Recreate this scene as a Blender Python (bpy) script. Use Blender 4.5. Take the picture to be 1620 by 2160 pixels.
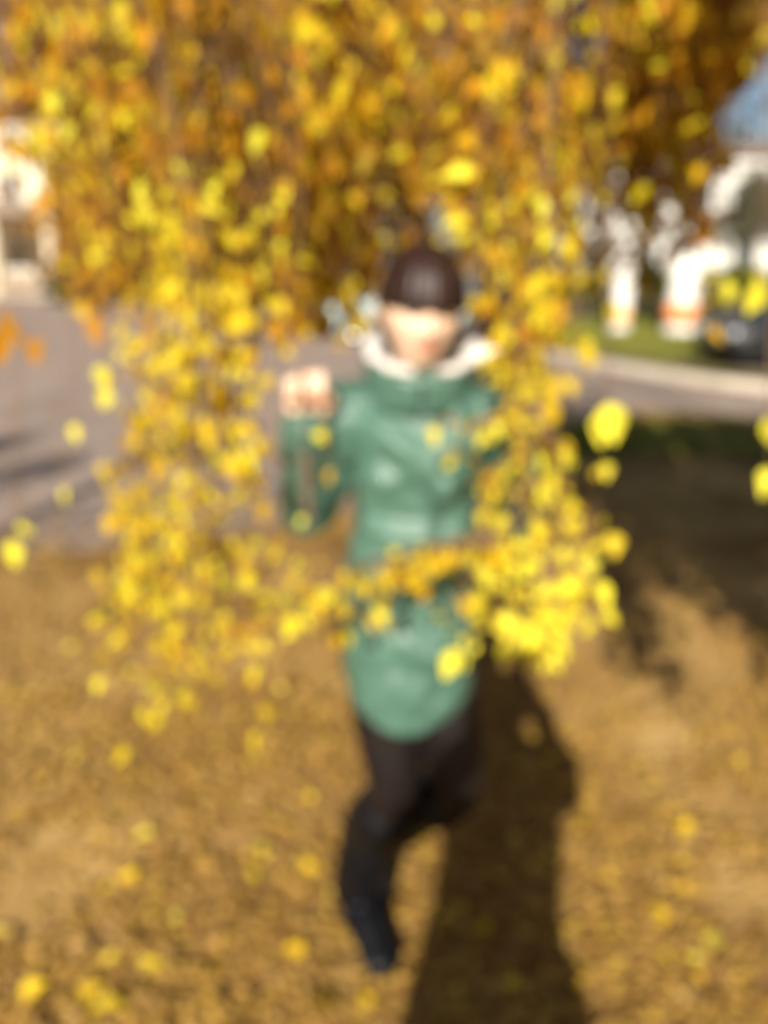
import bpy, bmesh, math, random
import numpy as np
from mathutils import Vector, Matrix, noise

for o in list(bpy.data.objects): bpy.data.objects.remove(o)
R = math.radians
S = bpy.context.scene
COL = S.collection

# ------------------------------------------------------------------ camera, sky, sun, exposure
TILT = R(17.7); FPX = 1632.0; EYE = 1.60
cam_d = bpy.data.cameras.new('camera'); cam = bpy.data.objects.new('camera', cam_d); COL.objects.link(cam)
cam.location = (0, 0, EYE); cam.rotation_euler = (R(90) - TILT, 0, 0)
cam_d.sensor_fit = 'VERTICAL'; cam_d.sensor_height = 36.0; cam_d.lens = 36.0 * FPX / 2160.0
cam_d.clip_start = 0.01; cam_d.clip_end = 2000
cam_d.dof.use_dof = True                       # the whole photograph is out of focus: the lens is focused far too near
FOCUS = 0.15
cam_d.dof.focus_distance = FOCUS
APERT = 0.0046                                # aperture diameter in metres
cam_d.dof.aperture_fstop = (cam_d.lens / 1000.0) / APERT
S.camera = cam

SUN_EL, SUN_AZ = R(28.0), R(11.0)              # light travels away from the camera and a little to the right
w = bpy.data.worlds.new('World'); S.world = w; w.use_nodes = True
nt = w.node_tree; nt.nodes.clear()
sky = nt.nodes.new('ShaderNodeTexSky'); sky.sky_type = 'NISHITA'; sky.sun_disc = False
sky.sun_elevation = SUN_EL; sky.sun_rotation = math.pi + SUN_AZ
sky.air_density = 1.0; sky.dust_density = 1.5; sky.ozone_density = 1.2
bg = nt.nodes.new('ShaderNodeBackground'); bg.inputs[1].default_value = 0.05
wo = nt.nodes.new('ShaderNodeOutputWorld')
nt.links.new(sky.outputs[0], bg.inputs[0]); nt.links.new(bg.outputs[0], wo.inputs[0])
sl = bpy.data.lights.new('sun', 'SUN'); sl.energy = 5.0; sl.angle = R(0.5); sl.color = (1.0, 0.93, 0.82)
so = bpy.data.objects.new('sun', sl); COL.objects.link(so)
SUNDIR = Vector((math.sin(SUN_AZ) * math.cos(SUN_EL), math.cos(SUN_AZ) * math.cos(SUN_EL), -math.sin(SUN_EL)))
so.rotation_euler = SUNDIR.to_track_quat('-Z', 'Y').to_euler(); so.location = (-3, -12, 9)
S.view_settings.view_transform = 'Standard'; S.view_settings.look = 'None'
S.view_settings.exposure = 0.74; S.view_settings.gamma = 1.0
S.render.engine = 'CYCLES'
S.cycles.use_denoising = True
S.cycles.max_bounces = 6; S.cycles.diffuse_bounces = 3; S.cycles.transmission_bounces = 3

# ------------------------------------------------------------------ helpers
rng = np.random.default_rng(7); random.seed(7)

def P(px, py, Y):                              # photo pixel (1620x2160) at a real distance Y in front of the camera
    x = (px - 810) / FPX; u = (1080 - py) / FPX
    d = Vector((x, math.cos(TILT) + u * math.sin(TILT), -math.sin(TILT) + u * math.cos(TILT)))
    return Vector((0, 0, EYE)) + d * (Y / d.y)

def tag(o, label=None, cat=None, group=None, kind=None):
    if label: o['label'] = label
    if cat: o['category'] = cat
    if group: o['group'] = group
    if kind: o['kind'] = kind
    return o

def empty(name, loc=(0, 0, 0), rz=0):
    o = bpy.data.objects.new(name, None); COL.objects.link(o); o.location = loc; o.rotation_euler.z = rz
    return o

def link_mesh(name, me, mat, parent=None, smooth=False):
    o = bpy.data.objects.new(name, me); COL.objects.link(o)
    for m in (mat if isinstance(mat, (list, tuple)) else [mat]): me.materials.append(m)
    if smooth: me.polygons.foreach_set('use_smooth', np.ones(len(me.polygons), bool))
    if parent:
        o.parent = parent
    return o

class MB:                                      # collects verts and faces for ONE mesh
    def __init__(s): s.v = []; s.f = []; s.mi = []
    def add(s, vs, fs, mi=0):
        n = len(s.v); s.v += [tuple(v) for v in vs]; s.f += [tuple(i + n for i in f) for f in fs]; s.mi += [mi] * len(fs)
    def box(s, c, h, rz=0, mi=0):
        cx, cy, cz = c; co, si = math.cos(rz), math.sin(rz); vs = []
        for k in range(8):
            x = h[0] * (1 if k & 1 else -1); y = h[1] * (1 if k & 2 else -1); z = h[2] * (1 if k & 4 else -1)
            vs.append((cx + x * co - y * si, cy + x * si + y * co, cz + z))
        s.add(vs, [(0, 2, 3, 1), (4, 5, 7, 6), (0, 1, 5, 4), (2, 6, 7, 3), (0, 4, 6, 2), (1, 3, 7, 5)], mi)
    def tube(s, pts, rad, n=6, mi=0, cap=True):
        pts = [Vector(p) for p in pts]; rings = []
        prev = None
        for i, p in enumerate(pts):
            t = (pts[min(i + 1, len(pts) - 1)] - pts[max(i - 1, 0)])
            if t.length < 1e-9: t = Vector((0, 0, 1))
            t.normalize()
            if prev is None:
                a = t.cross(Vector((0, 0, 1)));
                if a.length < .05: a = t.cross(Vector((1, 0, 0)))
            else: a = prev - t * prev.dot(t)
            if a.length < 1e-6: a = t.orthogonal()
            a.normalize(); b = t.cross(a); prev = a
            r = rad[i] if isinstance(rad, (list, tuple)) else rad
            rings.append([p + (a * math.cos(2 * math.pi * k / n) + b * math.sin(2 * math.pi * k / n)) * r for k in range(n)])
        vs = [v for ring in rings for v in ring]; fs = []
        for i in range(len(pts) - 1):
            for k in range(n):
                k2 = (k + 1) % n
                fs.append((i * n + k, i * n + k2, (i + 1) * n + k2, (i + 1) * n + k))
        if cap: fs += [tuple(range(n))[::-1], tuple(range((len(pts) - 1) * n, len(pts) * n))]
        s.add(vs, fs, mi)
    def loft(s, rings, cap=True, mi=0):        # rings: equal-length lists of points
        n = len(rings[0]); vs = [v for r in rings for v in r]; fs = []
        for i in range(len(rings) - 1):
            for k in range(n):
                k2 = (k + 1) % n
                fs.append((i * n + k, i * n + k2, (i + 1) * n + k2, (i + 1) * n + k))
        if cap: fs += [tuple(range(n))[::-1], tuple(range((len(rings) - 1) * n, len(rings) * n))]
        s.add(vs, fs, mi)
    def mesh(s, name):
        me = bpy.data.meshes.new(name); me.from_pydata(s.v, [], s.f)
        if any(s.mi): me.polygons.foreach_set('material_index', np.array(s.mi, np.int32))
        me.update(); return me
    def build(s, name, mat, parent=None, smooth=False):
        return link_mesh(name, s.mesh(name), mat, parent, smooth)

def ell(c, a, b, n=24, tilt=None, p=2.0):      # horizontal ellipse ring (superellipse power p)
    out = []
    for k in range(n):
        t = 2 * math.pi * k / n; co, si = math.cos(t), math.sin(t)
        x = a * math.copysign(abs(co) ** (2 / p), co); y = b * math.copysign(abs(si) ** (2 / p), si)
        v = Vector((x, y, 0))
        if tilt: v = tilt @ v
        out.append(Vector(c) + v)
    return out

def limb(mb, pts, radii, ref=(1, 0, 0), n=16, sub=5):   # smooth tapered limb, radii (a,b): a along ref, b across
    pts = [Vector(p) for p in pts]; ref = Vector(ref)
    radii = [(r, r) if not isinstance(r, tuple) else r for r in radii]
    P2, R2 = [], []
    m = len(pts)
    for i in range(m - 1):
        p0, p1, p2, p3 = pts[max(i - 1, 0)], pts[i], pts[i + 1], pts[min(i + 2, m - 1)]
        for k in range(sub):
            t = k / sub
            q = .5 * ((2 * p1) + (p2 - p0) * t + (2 * p0 - 5 * p1 + 4 * p2 - p3) * t * t + (3 * p1 - p0 - 3 * p2 + p3) * t ** 3)
            e = t * t * (3 - 2 * t)
            P2.append(q); R2.append((radii[i][0] * (1 - e) + radii[i + 1][0] * e, radii[i][1] * (1 - e) + radii[i + 1][1] * e))
    P2.append(pts[-1]); R2.append(radii[-1])
    rings = []
    for i, p in enumerate(P2):
        t = (P2[min(i + 1, len(P2) - 1)] - P2[max(i - 1, 0)]).normalized()
        a = ref - t * ref.dot(t); a = a.normalized() if a.length > 1e-4 else t.orthogonal().normalized()
        b = t.cross(a)
        rings.append([p + a * math.cos(2 * math.pi * k / n) * R2[i][0] + b * math.sin(2 * math.pi * k / n) * R2[i][1] for k in range(n)])
    # rounded ends
    def capring(ring, c, d, r):
        return [[c + (v - c) * s_ + d * (r * o_) for v in ring] for s_, o_ in ((.87, .5), (.5, .87), (.12, 1.0))]
    t0 = (P2[0] - P2[1]).normalized(); t1 = (P2[-1] - P2[-2]).normalized()
    c0 = capring(rings[0], P2[0], t0, min(R2[0])); c1 = capring(rings[-1], P2[-1], t1, min(R2[-1]))
    mb.loft(c0[::-1] + rings + c1)

def remeshed(mb, voxel, smooth_iter=3, fn=None):
    me = mb.mesh('tmp'); o = bpy.data.objects.new('tmp', me); COL.objects.link(o)
    bm = bmesh.new(); bm.from_mesh(me); bmesh.ops.recalc_face_normals(bm, faces=bm.faces); bm.to_mesh(me); bm.free()
    md = o.modifiers.new('r', 'REMESH'); md.mode = 'VOXEL'; md.voxel_size = voxel; md.use_smooth_shade = True
    if smooth_iter:
        sm = o.modifiers.new('s', 'SMOOTH'); sm.iterations = smooth_iter; sm.factor = .5
    dg = bpy.context.evaluated_depsgraph_get()
    out = bpy.data.meshes.new_from_object(o.evaluated_get(dg))
    bpy.data.objects.remove(o); bpy.data.meshes.remove(me)
    out.materials.clear()
    if fn:
        out.update()
        nv = len(out.vertices); co = np.empty(nv * 3, np.float32); no = np.empty(nv * 3, np.float32)
        out.vertices.foreach_get('co', co); out.vertices.foreach_get('normal', no)
        co = co.reshape(-1, 3); no = no.reshape(-1, 3)
        co = fn(co, no); out.vertices.foreach_set('co', co.astype(np.float32).ravel()); out.update()
    return out

# ------------------------------------------------------------------ materials
def newmat(name):
    m = bpy.data.materials.new(name); m.use_nodes = True
    nt = m.node_tree; b = nt.nodes['Principled BSDF']; return m, nt, b

def ramp(nt, stops):
    r = nt.nodes.new('ShaderNodeValToRGB'); el = r.color_ramp.elements
    while len(el) < len(stops): el.new(.5)
    for e, (p, c) in zip(el, stops): e.position = p; e.color = (*c, 1)
    return r

def noisy(name, stops, scale=6.0, detail=6, rough=.8, bump=.0, bscale=40., spec=.3, coord='Object', dist=.01, metallic=0., coat=0.):
    m, nt, b = newmat(name)
    tc = nt.nodes.new('ShaderNodeTexCoord'); n = nt.nodes.new('ShaderNodeTexNoise')
    n.inputs['Scale'].default_value = scale; n.inputs['Detail'].default_value = detail
    nt.links.new(tc.outputs[coord], n.inputs['Vector'])
    r = ramp(nt, stops); nt.links.new(n.outputs['Fac'], r.inputs[0]); nt.links.new(r.outputs[0], b.inputs['Base Color'])
    b.inputs['Roughness'].default_value = rough; b.inputs['Specular IOR Level'].default_value = spec
    b.inputs['Metallic'].default_value = metallic; b.inputs['Coat Weight'].default_value = coat
    if bump:
        n2 = nt.nodes.new('ShaderNodeTexNoise'); n2.inputs['Scale'].default_value = bscale; n2.inputs['Detail'].default_value = 5
        nt.links.new(tc.outputs[coord], n2.inputs['Vector'])
        bp = nt.nodes.new('ShaderNodeBump'); bp.inputs['Strength'].default_value = bump; bp.inputs['Distance'].default_value = dist
        nt.links.new(n2.outputs['Fac'], bp.inputs['Height']); nt.links.new(bp.outputs[0], b.inputs['Normal'])
    return m

def leafmat(name, cols, trans=.35, rough=.6, spec=.15):
    m, nt, b = newmat(name)
    g = nt.nodes.new('ShaderNodeNewGeometry')
    n = len(cols); r = ramp(nt, [(i / (n - 1), c) for i, c in enumerate(cols)])
    nt.links.new(g.outputs['Random Per Island'], r.inputs[0])
    nt.links.new(r.outputs[0], b.inputs['Base Color']); b.inputs['Roughness'].default_value = rough
    b.inputs['Specular IOR Level'].default_value = spec
    t = nt.nodes.new('ShaderNodeBsdfTranslucent'); nt.links.new(r.outputs[0], t.inputs[0])
    mx = nt.nodes.new('ShaderNodeMixShader'); mx.inputs[0].default_value = trans
    out = nt.nodes['Material Output']
    nt.links.new(b.outputs[0], mx.inputs[1]); nt.links.new(t.outputs[0], mx.inputs[2]); nt.links.new(mx.outputs[0], out.inputs[0])
    return m

LEMON = leafmat('lemon_leaves', [(.36, .22, .015), (.72, .52, .015), (.82, .70, .03), (.56, .32, .008), (.88, .80, .06), (.56, .52, .03), (.70, .46, .010), (.42, .20, .010)])
GOLD = leafmat('golden_leaves', [(.20, .075, .008), (.56, .28, .006), (.34, .14, .006), (.66, .42, .008), (.24, .10, .010), (.46, .21, .006), (.68, .56, .02), (.14, .06, .012), (.52, .33, .008)], trans=.22)
BRIGHT = leafmat('bright_lemon_leaves', [(.80, .68, .03), (.90, .80, .05), (.70, .48, .015), (.90, .84, .10), (.82, .70, .03)])
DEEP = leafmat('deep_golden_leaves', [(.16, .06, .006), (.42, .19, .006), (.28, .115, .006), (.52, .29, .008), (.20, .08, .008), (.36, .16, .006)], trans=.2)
LITTER = leafmat('litter_leaves', [(.26, .14, .035), (.40, .23, .05), (.48, .29, .065), (.36, .20, .05), (.54, .35, .055), (.32, .18, .045), (.46, .29, .09), (.24, .125, .035), (.42, .25, .06)], trans=.1, rough=.6)
GREENL = leafmat('shrub_leaves', [(.05, .07, .01), (.14, .15, .02), (.30, .26, .02), (.10, .13, .02)])
DARKL = leafmat('conifer_needles', [(.02, .035, .02), (.045, .065, .03), (.06, .08, .045)], trans=.1)
GREYL = leafmat('grey_green_leaves', [(.07, .075, .04), (.12, .12, .07), (.16, .14, .08)], trans=.2)
TWIG = noisy('twig_bark', [(.3, (.10, .055, .03)), (.7, (.20, .12, .06))], 30, rough=.8)
BARK = noisy('brown_bark', [(.3, (.05, .035, .025)), (.5, (.14, .09, .06)), (.75, (.30, .24, .19))], 9, rough=.9, bump=.7, bscale=25, dist=.03)
WHITEW = noisy('whitewash', [(.3, (.62, .60, .55)), (.6, (.80, .78, .73))], 6, rough=.9, bump=.4, bscale=15, dist=.02)
ORANGEW = noisy('orange_wash', [(.3, (.72, .22, .07)), (.7, (.85, .33, .12))], 6, rough=.9)

# ------------------------------------------------------------------ leaves (vectorised)
def leaf_arrays(base, axis, side, L, W, fold=.25):
    """base (n,3), axis = unit leaf direction, side = unit across; returns verts, faces"""
    n = len(base); nrm = np.cross(axis, side)
    L = L[:, None]; W = W[:, None]
    def pt(u, v, h): return base + axis * (u * L) + side * (v * W) + nrm * (h * W)
    V = np.stack([pt(0, 0, 0), pt(.10, .34, fold * .8), pt(.33, .5, fold), pt(.66, .30, fold * .7), pt(1., 0, -.10), pt(.66, -.30, fold * .7), pt(.33, -.5, fold), pt(.10, -.34, fold * .8)], 1).reshape(-1, 3)
    i = np.arange(n)[:, None] * 8
    F = np.concatenate([i + np.array([0, 1, 2, 3, 4]), i + np.array([0, 4, 5, 6, 7])], 0)
    return V, F

def np_mesh(name, V, F):
    me = bpy.data.meshes.new(name); me.vertices.add(len(V)); me.vertices.foreach_set('co', V.astype(np.float32).ravel())
    k = F.shape[1]; me.loops.add(F.size); me.loops.foreach_set('vertex_index', F.astype(np.int32).ravel())
    me.polygons.add(len(F)); me.polygons.foreach_set('loop_start', np.arange(0, F.size, k, dtype=np.int32))
    me.polygons.foreach_set('loop_total', np.full(len(F), k, np.int32)); me.update(calc_edges=True); me.validate(); return me

def unit(a): return a / (np.linalg.norm(a, axis=1, keepdims=True) + 1e-9)

def hang_leaves(pos, size=.045, spread=.55, var=.25, face=None):
    n = len(pos); ax = rng.normal(0, spread, (n, 3)); ax[:, 2] -= 1.0; ax = unit(ax)
    s = rng.normal(0, 1, (n, 3)); s[:, 2] *= .3; s = unit(s - ax * (s * ax).sum(1, keepdims=True))
    if face is not None:                       # turn the blade more or less towards the light
        f = unit(np.tile(face, (n, 1)) + rng.normal(0, .55, (n, 3))); s = unit(np.cross(f, ax))
    L = size * (1 + rng.normal(0, var, n)).clip(.5, 1.6); W = L * rng.uniform(.48, .78, n)
    return leaf_arrays(pos, ax, s, L, W)

def cat(parts):
    V = []; F = []; o = 0
    for v, f in parts: V.append(v); F.append(f + o); o += len(v)
    return np.concatenate(V), np.concatenate(F)

def flat_leaves(pos, size, tiltamt=.35, var=.25):
    n = len(pos); a = rng.uniform(0, 2 * np.pi, n)
    ax = unit(np.stack([np.cos(a), np.sin(a), rng.normal(0, tiltamt, n)], 1))
    s = np.stack([-np.sin(a), np.cos(a), rng.normal(0, tiltamt, n)], 1); s = unit(s - ax * (s * ax).sum(1, keepdims=True))
    L = size * (1 + rng.normal(0, var, n)).clip(.45, 1.7); W = L * rng.uniform(.6, .9, n)
    V, F = leaf_arrays(pos, ax, s, L, W, fold=.18)
    return V, F

# ================================================================== SETTING
# ground: one sheet, fine near the camera
def axis_coords(lo, hi, fine_lo, fine_hi, step):
    a = list(np.arange(fine_lo, fine_hi + 1e-6, step)); g = step; x = fine_lo; left = []
    while x > lo: g *= 1.25; x -= g; left.append(max(x, lo))
    g = step; x = fine_hi; right = []
    while x < hi: g *= 1.25; x += g; right.append(min(x, hi))
    return np.array(left[::-1] + a + right)
xs = axis_coords(-400, 400, -4, 5, .06); ys = axis_coords(-200, 800, -1, 8, .06)
X, Y = np.meshgrid(xs, ys); Z = np.empty(X.size)
for i, (x, y) in enumerate(zip(X.ravel(), Y.ravel())):
    if abs(x) < 12 and abs(y) < 16:
        Z[i] = -.014 + .011 * noise.noise((x * 1.7, y * 1.7, 0)) + .004 * noise.noise((x * 9, y * 9, 3))
    else: Z[i] = -.02
V = np.stack([X.ravel(), Y.ravel(), Z], 1); nx = len(xs); ny = len(ys)
idx = np.arange(nx * ny).reshape(ny, nx)
F = np.stack([idx[:-1, :-1].ravel(), idx[:-1, 1:].ravel(), idx[1:, 1:].ravel(), idx[1:, :-1].ravel()], 1)
GROUND = noisy('dirt_and_leaf_mould', [(.30, (.15, .080, .028)), (.45, (.32, .185, .060)), (.60, (.46, .29, .10)), (.76, (.60, .41, .17))], 1.3, 9, spec=.08, rough=.95, bump=.9, bscale=35, dist=.02)
g = link_mesh('ground', np_mesh('ground', V, F), GROUND, smooth=True); tag(g, kind='structure')

def curve(pts, n=12):
    pts = [Vector((*p, 0)) if len(p) == 2 else Vector(p) for p in pts]; out = []; m = len(pts)
    for i in range(m - 1):
        p0, p1, p2, p3 = pts[max(i - 1, 0)], pts[i], pts[i + 1], pts[min(i + 2, m - 1)]
        for k in range(n):
            t = k / n
            out.append(.5 * ((2 * p1) + (p2 - p0) * t + (2 * p0 - 5 * p1 + 4 * p2 - p3) * t * t + (3 * p1 - p0 - 3 * p2 + p3) * t ** 3))
    out.append(pts[-1]); return out
ASPH = noisy('worn_asphalt', [(.3, (.24, .18, .145)), (.55, (.33, .255, .21)), (.8, (.40, .32, .26))], 1.1, 10, rough=.9, bump=.5, bscale=120, dist=.005)
near_e = curve([(-40, 3.6), (-9, 3.9), (-4, 4.1), (-1.6, 4.3), (.3, 5.4), (2.2, 8.1), (3.2, 8.8), (4.6, 8.2), (7.5, 6.4), (16, 2.0)])
far_e = curve([(-60, 46), (-34, 44), (-20, 42), (-9, 38), (-2, 26), (2.2, 16.5), (3.6, 12.6), (5.3, 9.9), (9.5, 7.6), (20, 4.0)])
mb = MB(); rows = []
for a, b in zip(near_e, far_e): rows.append([a.lerp(b, t) + Vector((0, 0, .004)) for t in (0, .1, .3, .6, 1)])
for i in range(len(rows) - 1):
    for k in range(4): mb.add([rows[i][k], rows[i + 1][k], rows[i + 1][k + 1], rows[i][k + 1]], [(0, 1, 2, 3)])
tag(mb.build('road', ASPH), kind='structure')

def sweep(mb, line, prof, mi=0):               # prof: (offset to the left of travel, z)
    rings = []
    for i, p in enumerate(line):
        t = (line[min(i + 1, len(line) - 1)] - line[max(i - 1, 0)]).normalized(); nrm = Vector((-t.y, t.x, 0))
        rings.append([Vector((p.x, p.y, 0)) + nrm * o_ + Vector((0, 0, z)) for o_, z in prof])
    mb.loft(rings, True, mi)
KERB = noisy('pale_kerb_stone', [(.3, (.42, .36, .28)), (.6, (.60, .52, .42))], 5, rough=.9, bump=.3)
mb = MB(); sweep(mb, far_e, [(0, -.05), (0, .11), (.015, .125), (.17, .125), (.17, -.05)])
tag(mb.build('kerb', KERB), kind='structure')
LAWN = noisy('lawn_soil', [(.3, (.08, .075, .02)), (.55, (.15, .13, .03)), (.75, (.28, .20, .06))], 3, 8, rough=.95, bump=.8, bscale=40, dist=.03)
mb = MB()
outer = [Vector((p.x * 1.0, 0, 0)) for p in far_e]
for i in range(len(far_e) - 1):
    def off(j, d):
        t = (far_e[min(j + 1, len(far_e) - 1)] - far_e[max(j - 1, 0)]).normalized(); return far_e[j] + Vector((-t.y, t.x, 0)) * d + Vector((0, 0, .09))
    mb.add([off(i, .165), off(i + 1, .165), off(i + 1, 1.2), off(i, 1.2)], [(0, 1, 2, 3)])
tag(mb.build('verge', LAWN), kind='structure')
# lawn between the road and the white building
mb = MB(); L0 = curve([(2.6, 20.5), (3.7, 15.5), (4.6, 13.2), (5.2, 12.2)], 8); L1 = curve([(4, 44), (24, 44), (24, 28), (9, 21)], 8)
for i in range(len(L0) - 1):
    z = Vector((0, 0, .02)); mb.add([L0[i] + z, L0[i + 1] + z, L1[i + 1] + z, L1[i] + z], [(0, 1, 2, 3)])
tag(mb.build('lawn', LAWN), kind='structure')
# strip of grass in front of the road on the right
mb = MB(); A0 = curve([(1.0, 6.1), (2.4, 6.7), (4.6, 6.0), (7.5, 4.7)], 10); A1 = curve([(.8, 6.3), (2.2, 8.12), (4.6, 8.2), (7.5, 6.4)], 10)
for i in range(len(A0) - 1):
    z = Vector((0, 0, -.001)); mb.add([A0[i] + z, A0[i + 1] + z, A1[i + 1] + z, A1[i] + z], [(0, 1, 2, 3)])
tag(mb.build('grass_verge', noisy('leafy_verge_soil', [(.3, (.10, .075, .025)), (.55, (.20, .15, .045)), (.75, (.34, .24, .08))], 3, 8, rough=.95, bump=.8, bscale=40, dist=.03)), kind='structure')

# grass blades
GRASS = leafmat('grass_blades', [(.12, .14, .02), (.22, .25, .03), (.34, .32, .05), (.16, .19, .025)], trans=.25)
pos = []
for i in range(4500):
    t = rng.uniform(0, 1); j = int(t * (len(A0) - 1)); p = A0[j].lerp(A1[j], rng.uniform(0, 1)); pos.append((p.x + rng.normal(0, .08), p.y + rng.normal(0, .08), 0))
for i in range(14000):
    pos.append((rng.uniform(3.4, 11), rng.uniform(13.5, 24), .02))
pos = np.array(pos); n = len(pos)
ax = unit(np.stack([rng.normal(0, .4, n), rng.normal(0, .4, n), np.ones(n)], 1)); s = rng.normal(0, 1, (n, 3)); s[:, 2] = 0; s = unit(s)
Lg = rng.uniform(.05, .12, n); V, F = leaf_arrays(pos, ax, s, Lg, np.full(n, .014))
tag(link_mesh('grass', np_mesh('grass', V, F), GRASS), 'short green grass by the road edge', 'grass', kind='stuff')

# leaf litter
def litter_points(n, f):
    out = []
    while len(out) < n:
        x, y = f(); out.append((x, y))
    return np.array(out)
N1 = 42000
yy = rng.uniform(.7, 1.0, N1) ; yy = .8 + 5.2 * rng.beta(1.1, 1.6, N1); xx = rng.uniform(-1, 1, N1) * (.9 + yy * .62)
keep = []
for x, y in zip(xx, yy):
    dens = .62 + .75 * noise.noise((x * 1.5, y * 1.5, 5)) + .5 * noise.noise((x * 4, y * 4, 9))
    if y > 4.6 and x < 1: dens *= .25
    if y > 2.2: dens *= max(.12, 1 - (y - 2.2) * .6)
    keep.append(rng.uniform() < dens)
keep = np.array(keep); xx, yy = xx[keep], yy[keep]
zz = rng.uniform(-.006, .012, len(xx))
V1 = flat_leaves(np.stack([xx, yy, zz], 1), .036, .16)
N3 = 42000; yo = rng.uniform(-2.5, 5.5, N3); xo = rng.uniform(-6, 6, N3)
ok_ = (np.abs(xo) > .9 + yo.clip(.8) * .62 - .15 * rng.random(N3)) | (yo < .8)
ok_ &= np.array([.62 + .75 * noise.noise((x * 1.5, y * 1.5, 5)) - .12 * max(0, abs(x) - 2) > rng.random() for x, y in zip(xo, yo)]); xo, yo = xo[ok_], yo[ok_]
V0 = flat_leaves(np.stack([xo, yo, rng.uniform(-.006, .012, len(xo))], 1), .036, .16)
N2 = 9000; yy = rng.uniform(4, 30, N2); xx = rng.uniform(-1, 1, N2) * (1 + yy * .55)
V2 = flat_leaves(np.stack([xx, yy, np.full(N2, .008)], 1), .05, .2)
pe = []
for _ in range(2600):                           # leaves drifted over the edge of the paving
    t_ = random.uniform(.08, .62); j = int(t_ * (len(near_e) - 1)); p = near_e[j].lerp(near_e[j + 1], random.random()); pe.append((p.x + random.gauss(0, .2), p.y + random.gauss(0, .22), .010))
V3_ = flat_leaves(np.array(pe), .042, .25)
V, F = cat([V0, V1, V2, V3_])
tag(link_mesh('fallen_leaves', np_mesh('fallen_leaves', V, F), LITTER), 'tan and golden fallen leaves covering the ground', 'fallen leaves', kind='stuff')
# a few bright fresh leaves on top
pts = [(550, 1790, .05), (640, 1110 + 700, .05), (305, 2050, .05), (255, 2125, .075), (1385, 1920, .06), (1500, 2010, .06), (290, 1860, .06), (640, 2030, .07), (660, 2120, .07), (45, 2110, .06), (170, 2120, .06), (1430, 1830, .05), (320, 1760, .05), (1110, 1560, .04), (480, 2060, .05), (640, 1830, .06), (130, 1640, .05), (1460, 1750, .05), (1020, 1980, .05)]
base = []; sz = []
for px, py, s_ in pts:
    a = math.atan((py - 1080) / FPX) + TILT; d = EYE / math.tan(a); q = P(px, py, d); base.append((q.x, q.y, .016)); sz.append(s_)
for _ in range(150):
    y = .9 + 3.5 * random.random() ** 1.3; base.append((random.uniform(-1, 1) * (.5 + .5 * y), y, .014)); sz.append(random.uniform(.026, .042))
base = np.array(base); n = len(base); a = rng.uniform(0, 6.28, n)
ax = unit(np.stack([np.cos(a), np.sin(a), rng.normal(.1, .2, n)], 1)); s = unit(np.stack([-np.sin(a), np.cos(a), rng.normal(0, .25, n)], 1))
V, F = leaf_arrays(base, ax, s, np.array(sz), np.array(sz) * .75, .15)
FRESH = leafmat('fresh_fallen_leaves', [(.80, .60, .03), (.70, .42, .02), (.85, .74, .12), (.75, .50, .02)], trans=.15)
tag(link_mesh('fresh_fallen_leaves', np_mesh('fresh', V, F), FRESH), 'bright yellow freshly fallen leaves on the ground', 'fallen leaves', kind='stuff')

# ================================================================== BUILDINGS
GLASS, _nt, _b = newmat('window_glass'); _b.inputs['Base Color'].default_value = (.03, .04, .05, 1); _b.inputs['Roughness'].default_value = .08; _b.inputs['Specular IOR Level'].default_value = .8
FRAME = noisy('white_frame', [(.3, (.7, .7, .68)), (.7, (.8, .8, .78))], 3, rough=.5)
CREAM = noisy('cream_plaster', [(.3, (.66, .58, .42)), (.6, (.78, .71, .55))], .8, rough=.9, bump=.2)
WPL = noisy('white_plaster', [(.3, (.58, .57, .52)), (.6, (.70, .69, .64))], .8, rough=.9, bump=.2)
ROOF = noisy('metal_roof', [(.3, (.16, .12, .10)), (.6, (.26, .20, .16))], 1.5, rough=.6)
STONE = noisy('plinth_stone', [(.3, (.22, .17, .13)), (.6, (.34, .27, .2))], 3, rough=.9)

def building(name, loc, rz, Wd, D, H, wallm, cols, rows, label, storey=3.2, plinth=.9):
    root = empty(name, loc, rz); tag(root, label, 'building')
    wl = MB(); wl.box((0, D / 2, H / 2 + plinth / 2), (Wd / 2, D / 2, H / 2 - plinth / 2)); wl.build('wall', wallm, root)
    pl = MB(); pl.box((0, D / 2, plinth / 2 - .05), (Wd / 2 + .06, D / 2 + .06, plinth / 2 + .046)); pl.build('plinth', STONE, root)
    rf = MB(); o_ = .4
    rf.add([(-Wd / 2 - o_, -o_, H), (Wd / 2 + o_, -o_, H), (Wd / 2 + o_, D + o_, H), (-Wd / 2 - o_, D + o_, H), (-Wd / 2 + 2, D / 2, H + 1.8), (Wd / 2 - 2, D / 2, H + 1.8)],
           [(0, 1, 5, 4), (2, 3, 4, 5), (1, 2, 5), (3, 0, 4), (3, 2, 1, 0)]); rf.build('roof', ROOF, root)
    cn = MB(); cn.box((0, -.12, H - .16), (Wd / 2 + .1, .119, .14)); cn.build('cornice', FRAME, root)
    for r_ in range(rows):
        for c_ in range(cols):
            x = -Wd / 2 + Wd * (c_ + .5) / cols; z = plinth + 1.35 + r_ * storey
            f = MB(); hw, hh = .62, .85
            f.box((x, -.03, z + hh + .05), (hw + .08, .045, .05)); f.box((x, -.03, z - hh - .05), (hw + .08, .045, .05))
            f.box((x - hw - .04, -.03, z), (.04, .04, hh)); f.box((x + hw + .04, -.03, z), (.04, .04, hh)); f.box((x, -.03, z), (.025, .035, hh)); f.box((x, -.028, z + .35), (hw, .03, .022))
            fo = f.build('window', FRAME, root)
            p = MB(); p.box((x, -.006, z), (hw, .006, hh)); p.build('pane', GLASS, fo)
            s_ = MB(); s_.box((x, -.10, z - hh - .13), (hw + .15, .099, .025)); s_.build('sill', FRAME, fo)
    return root

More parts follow.
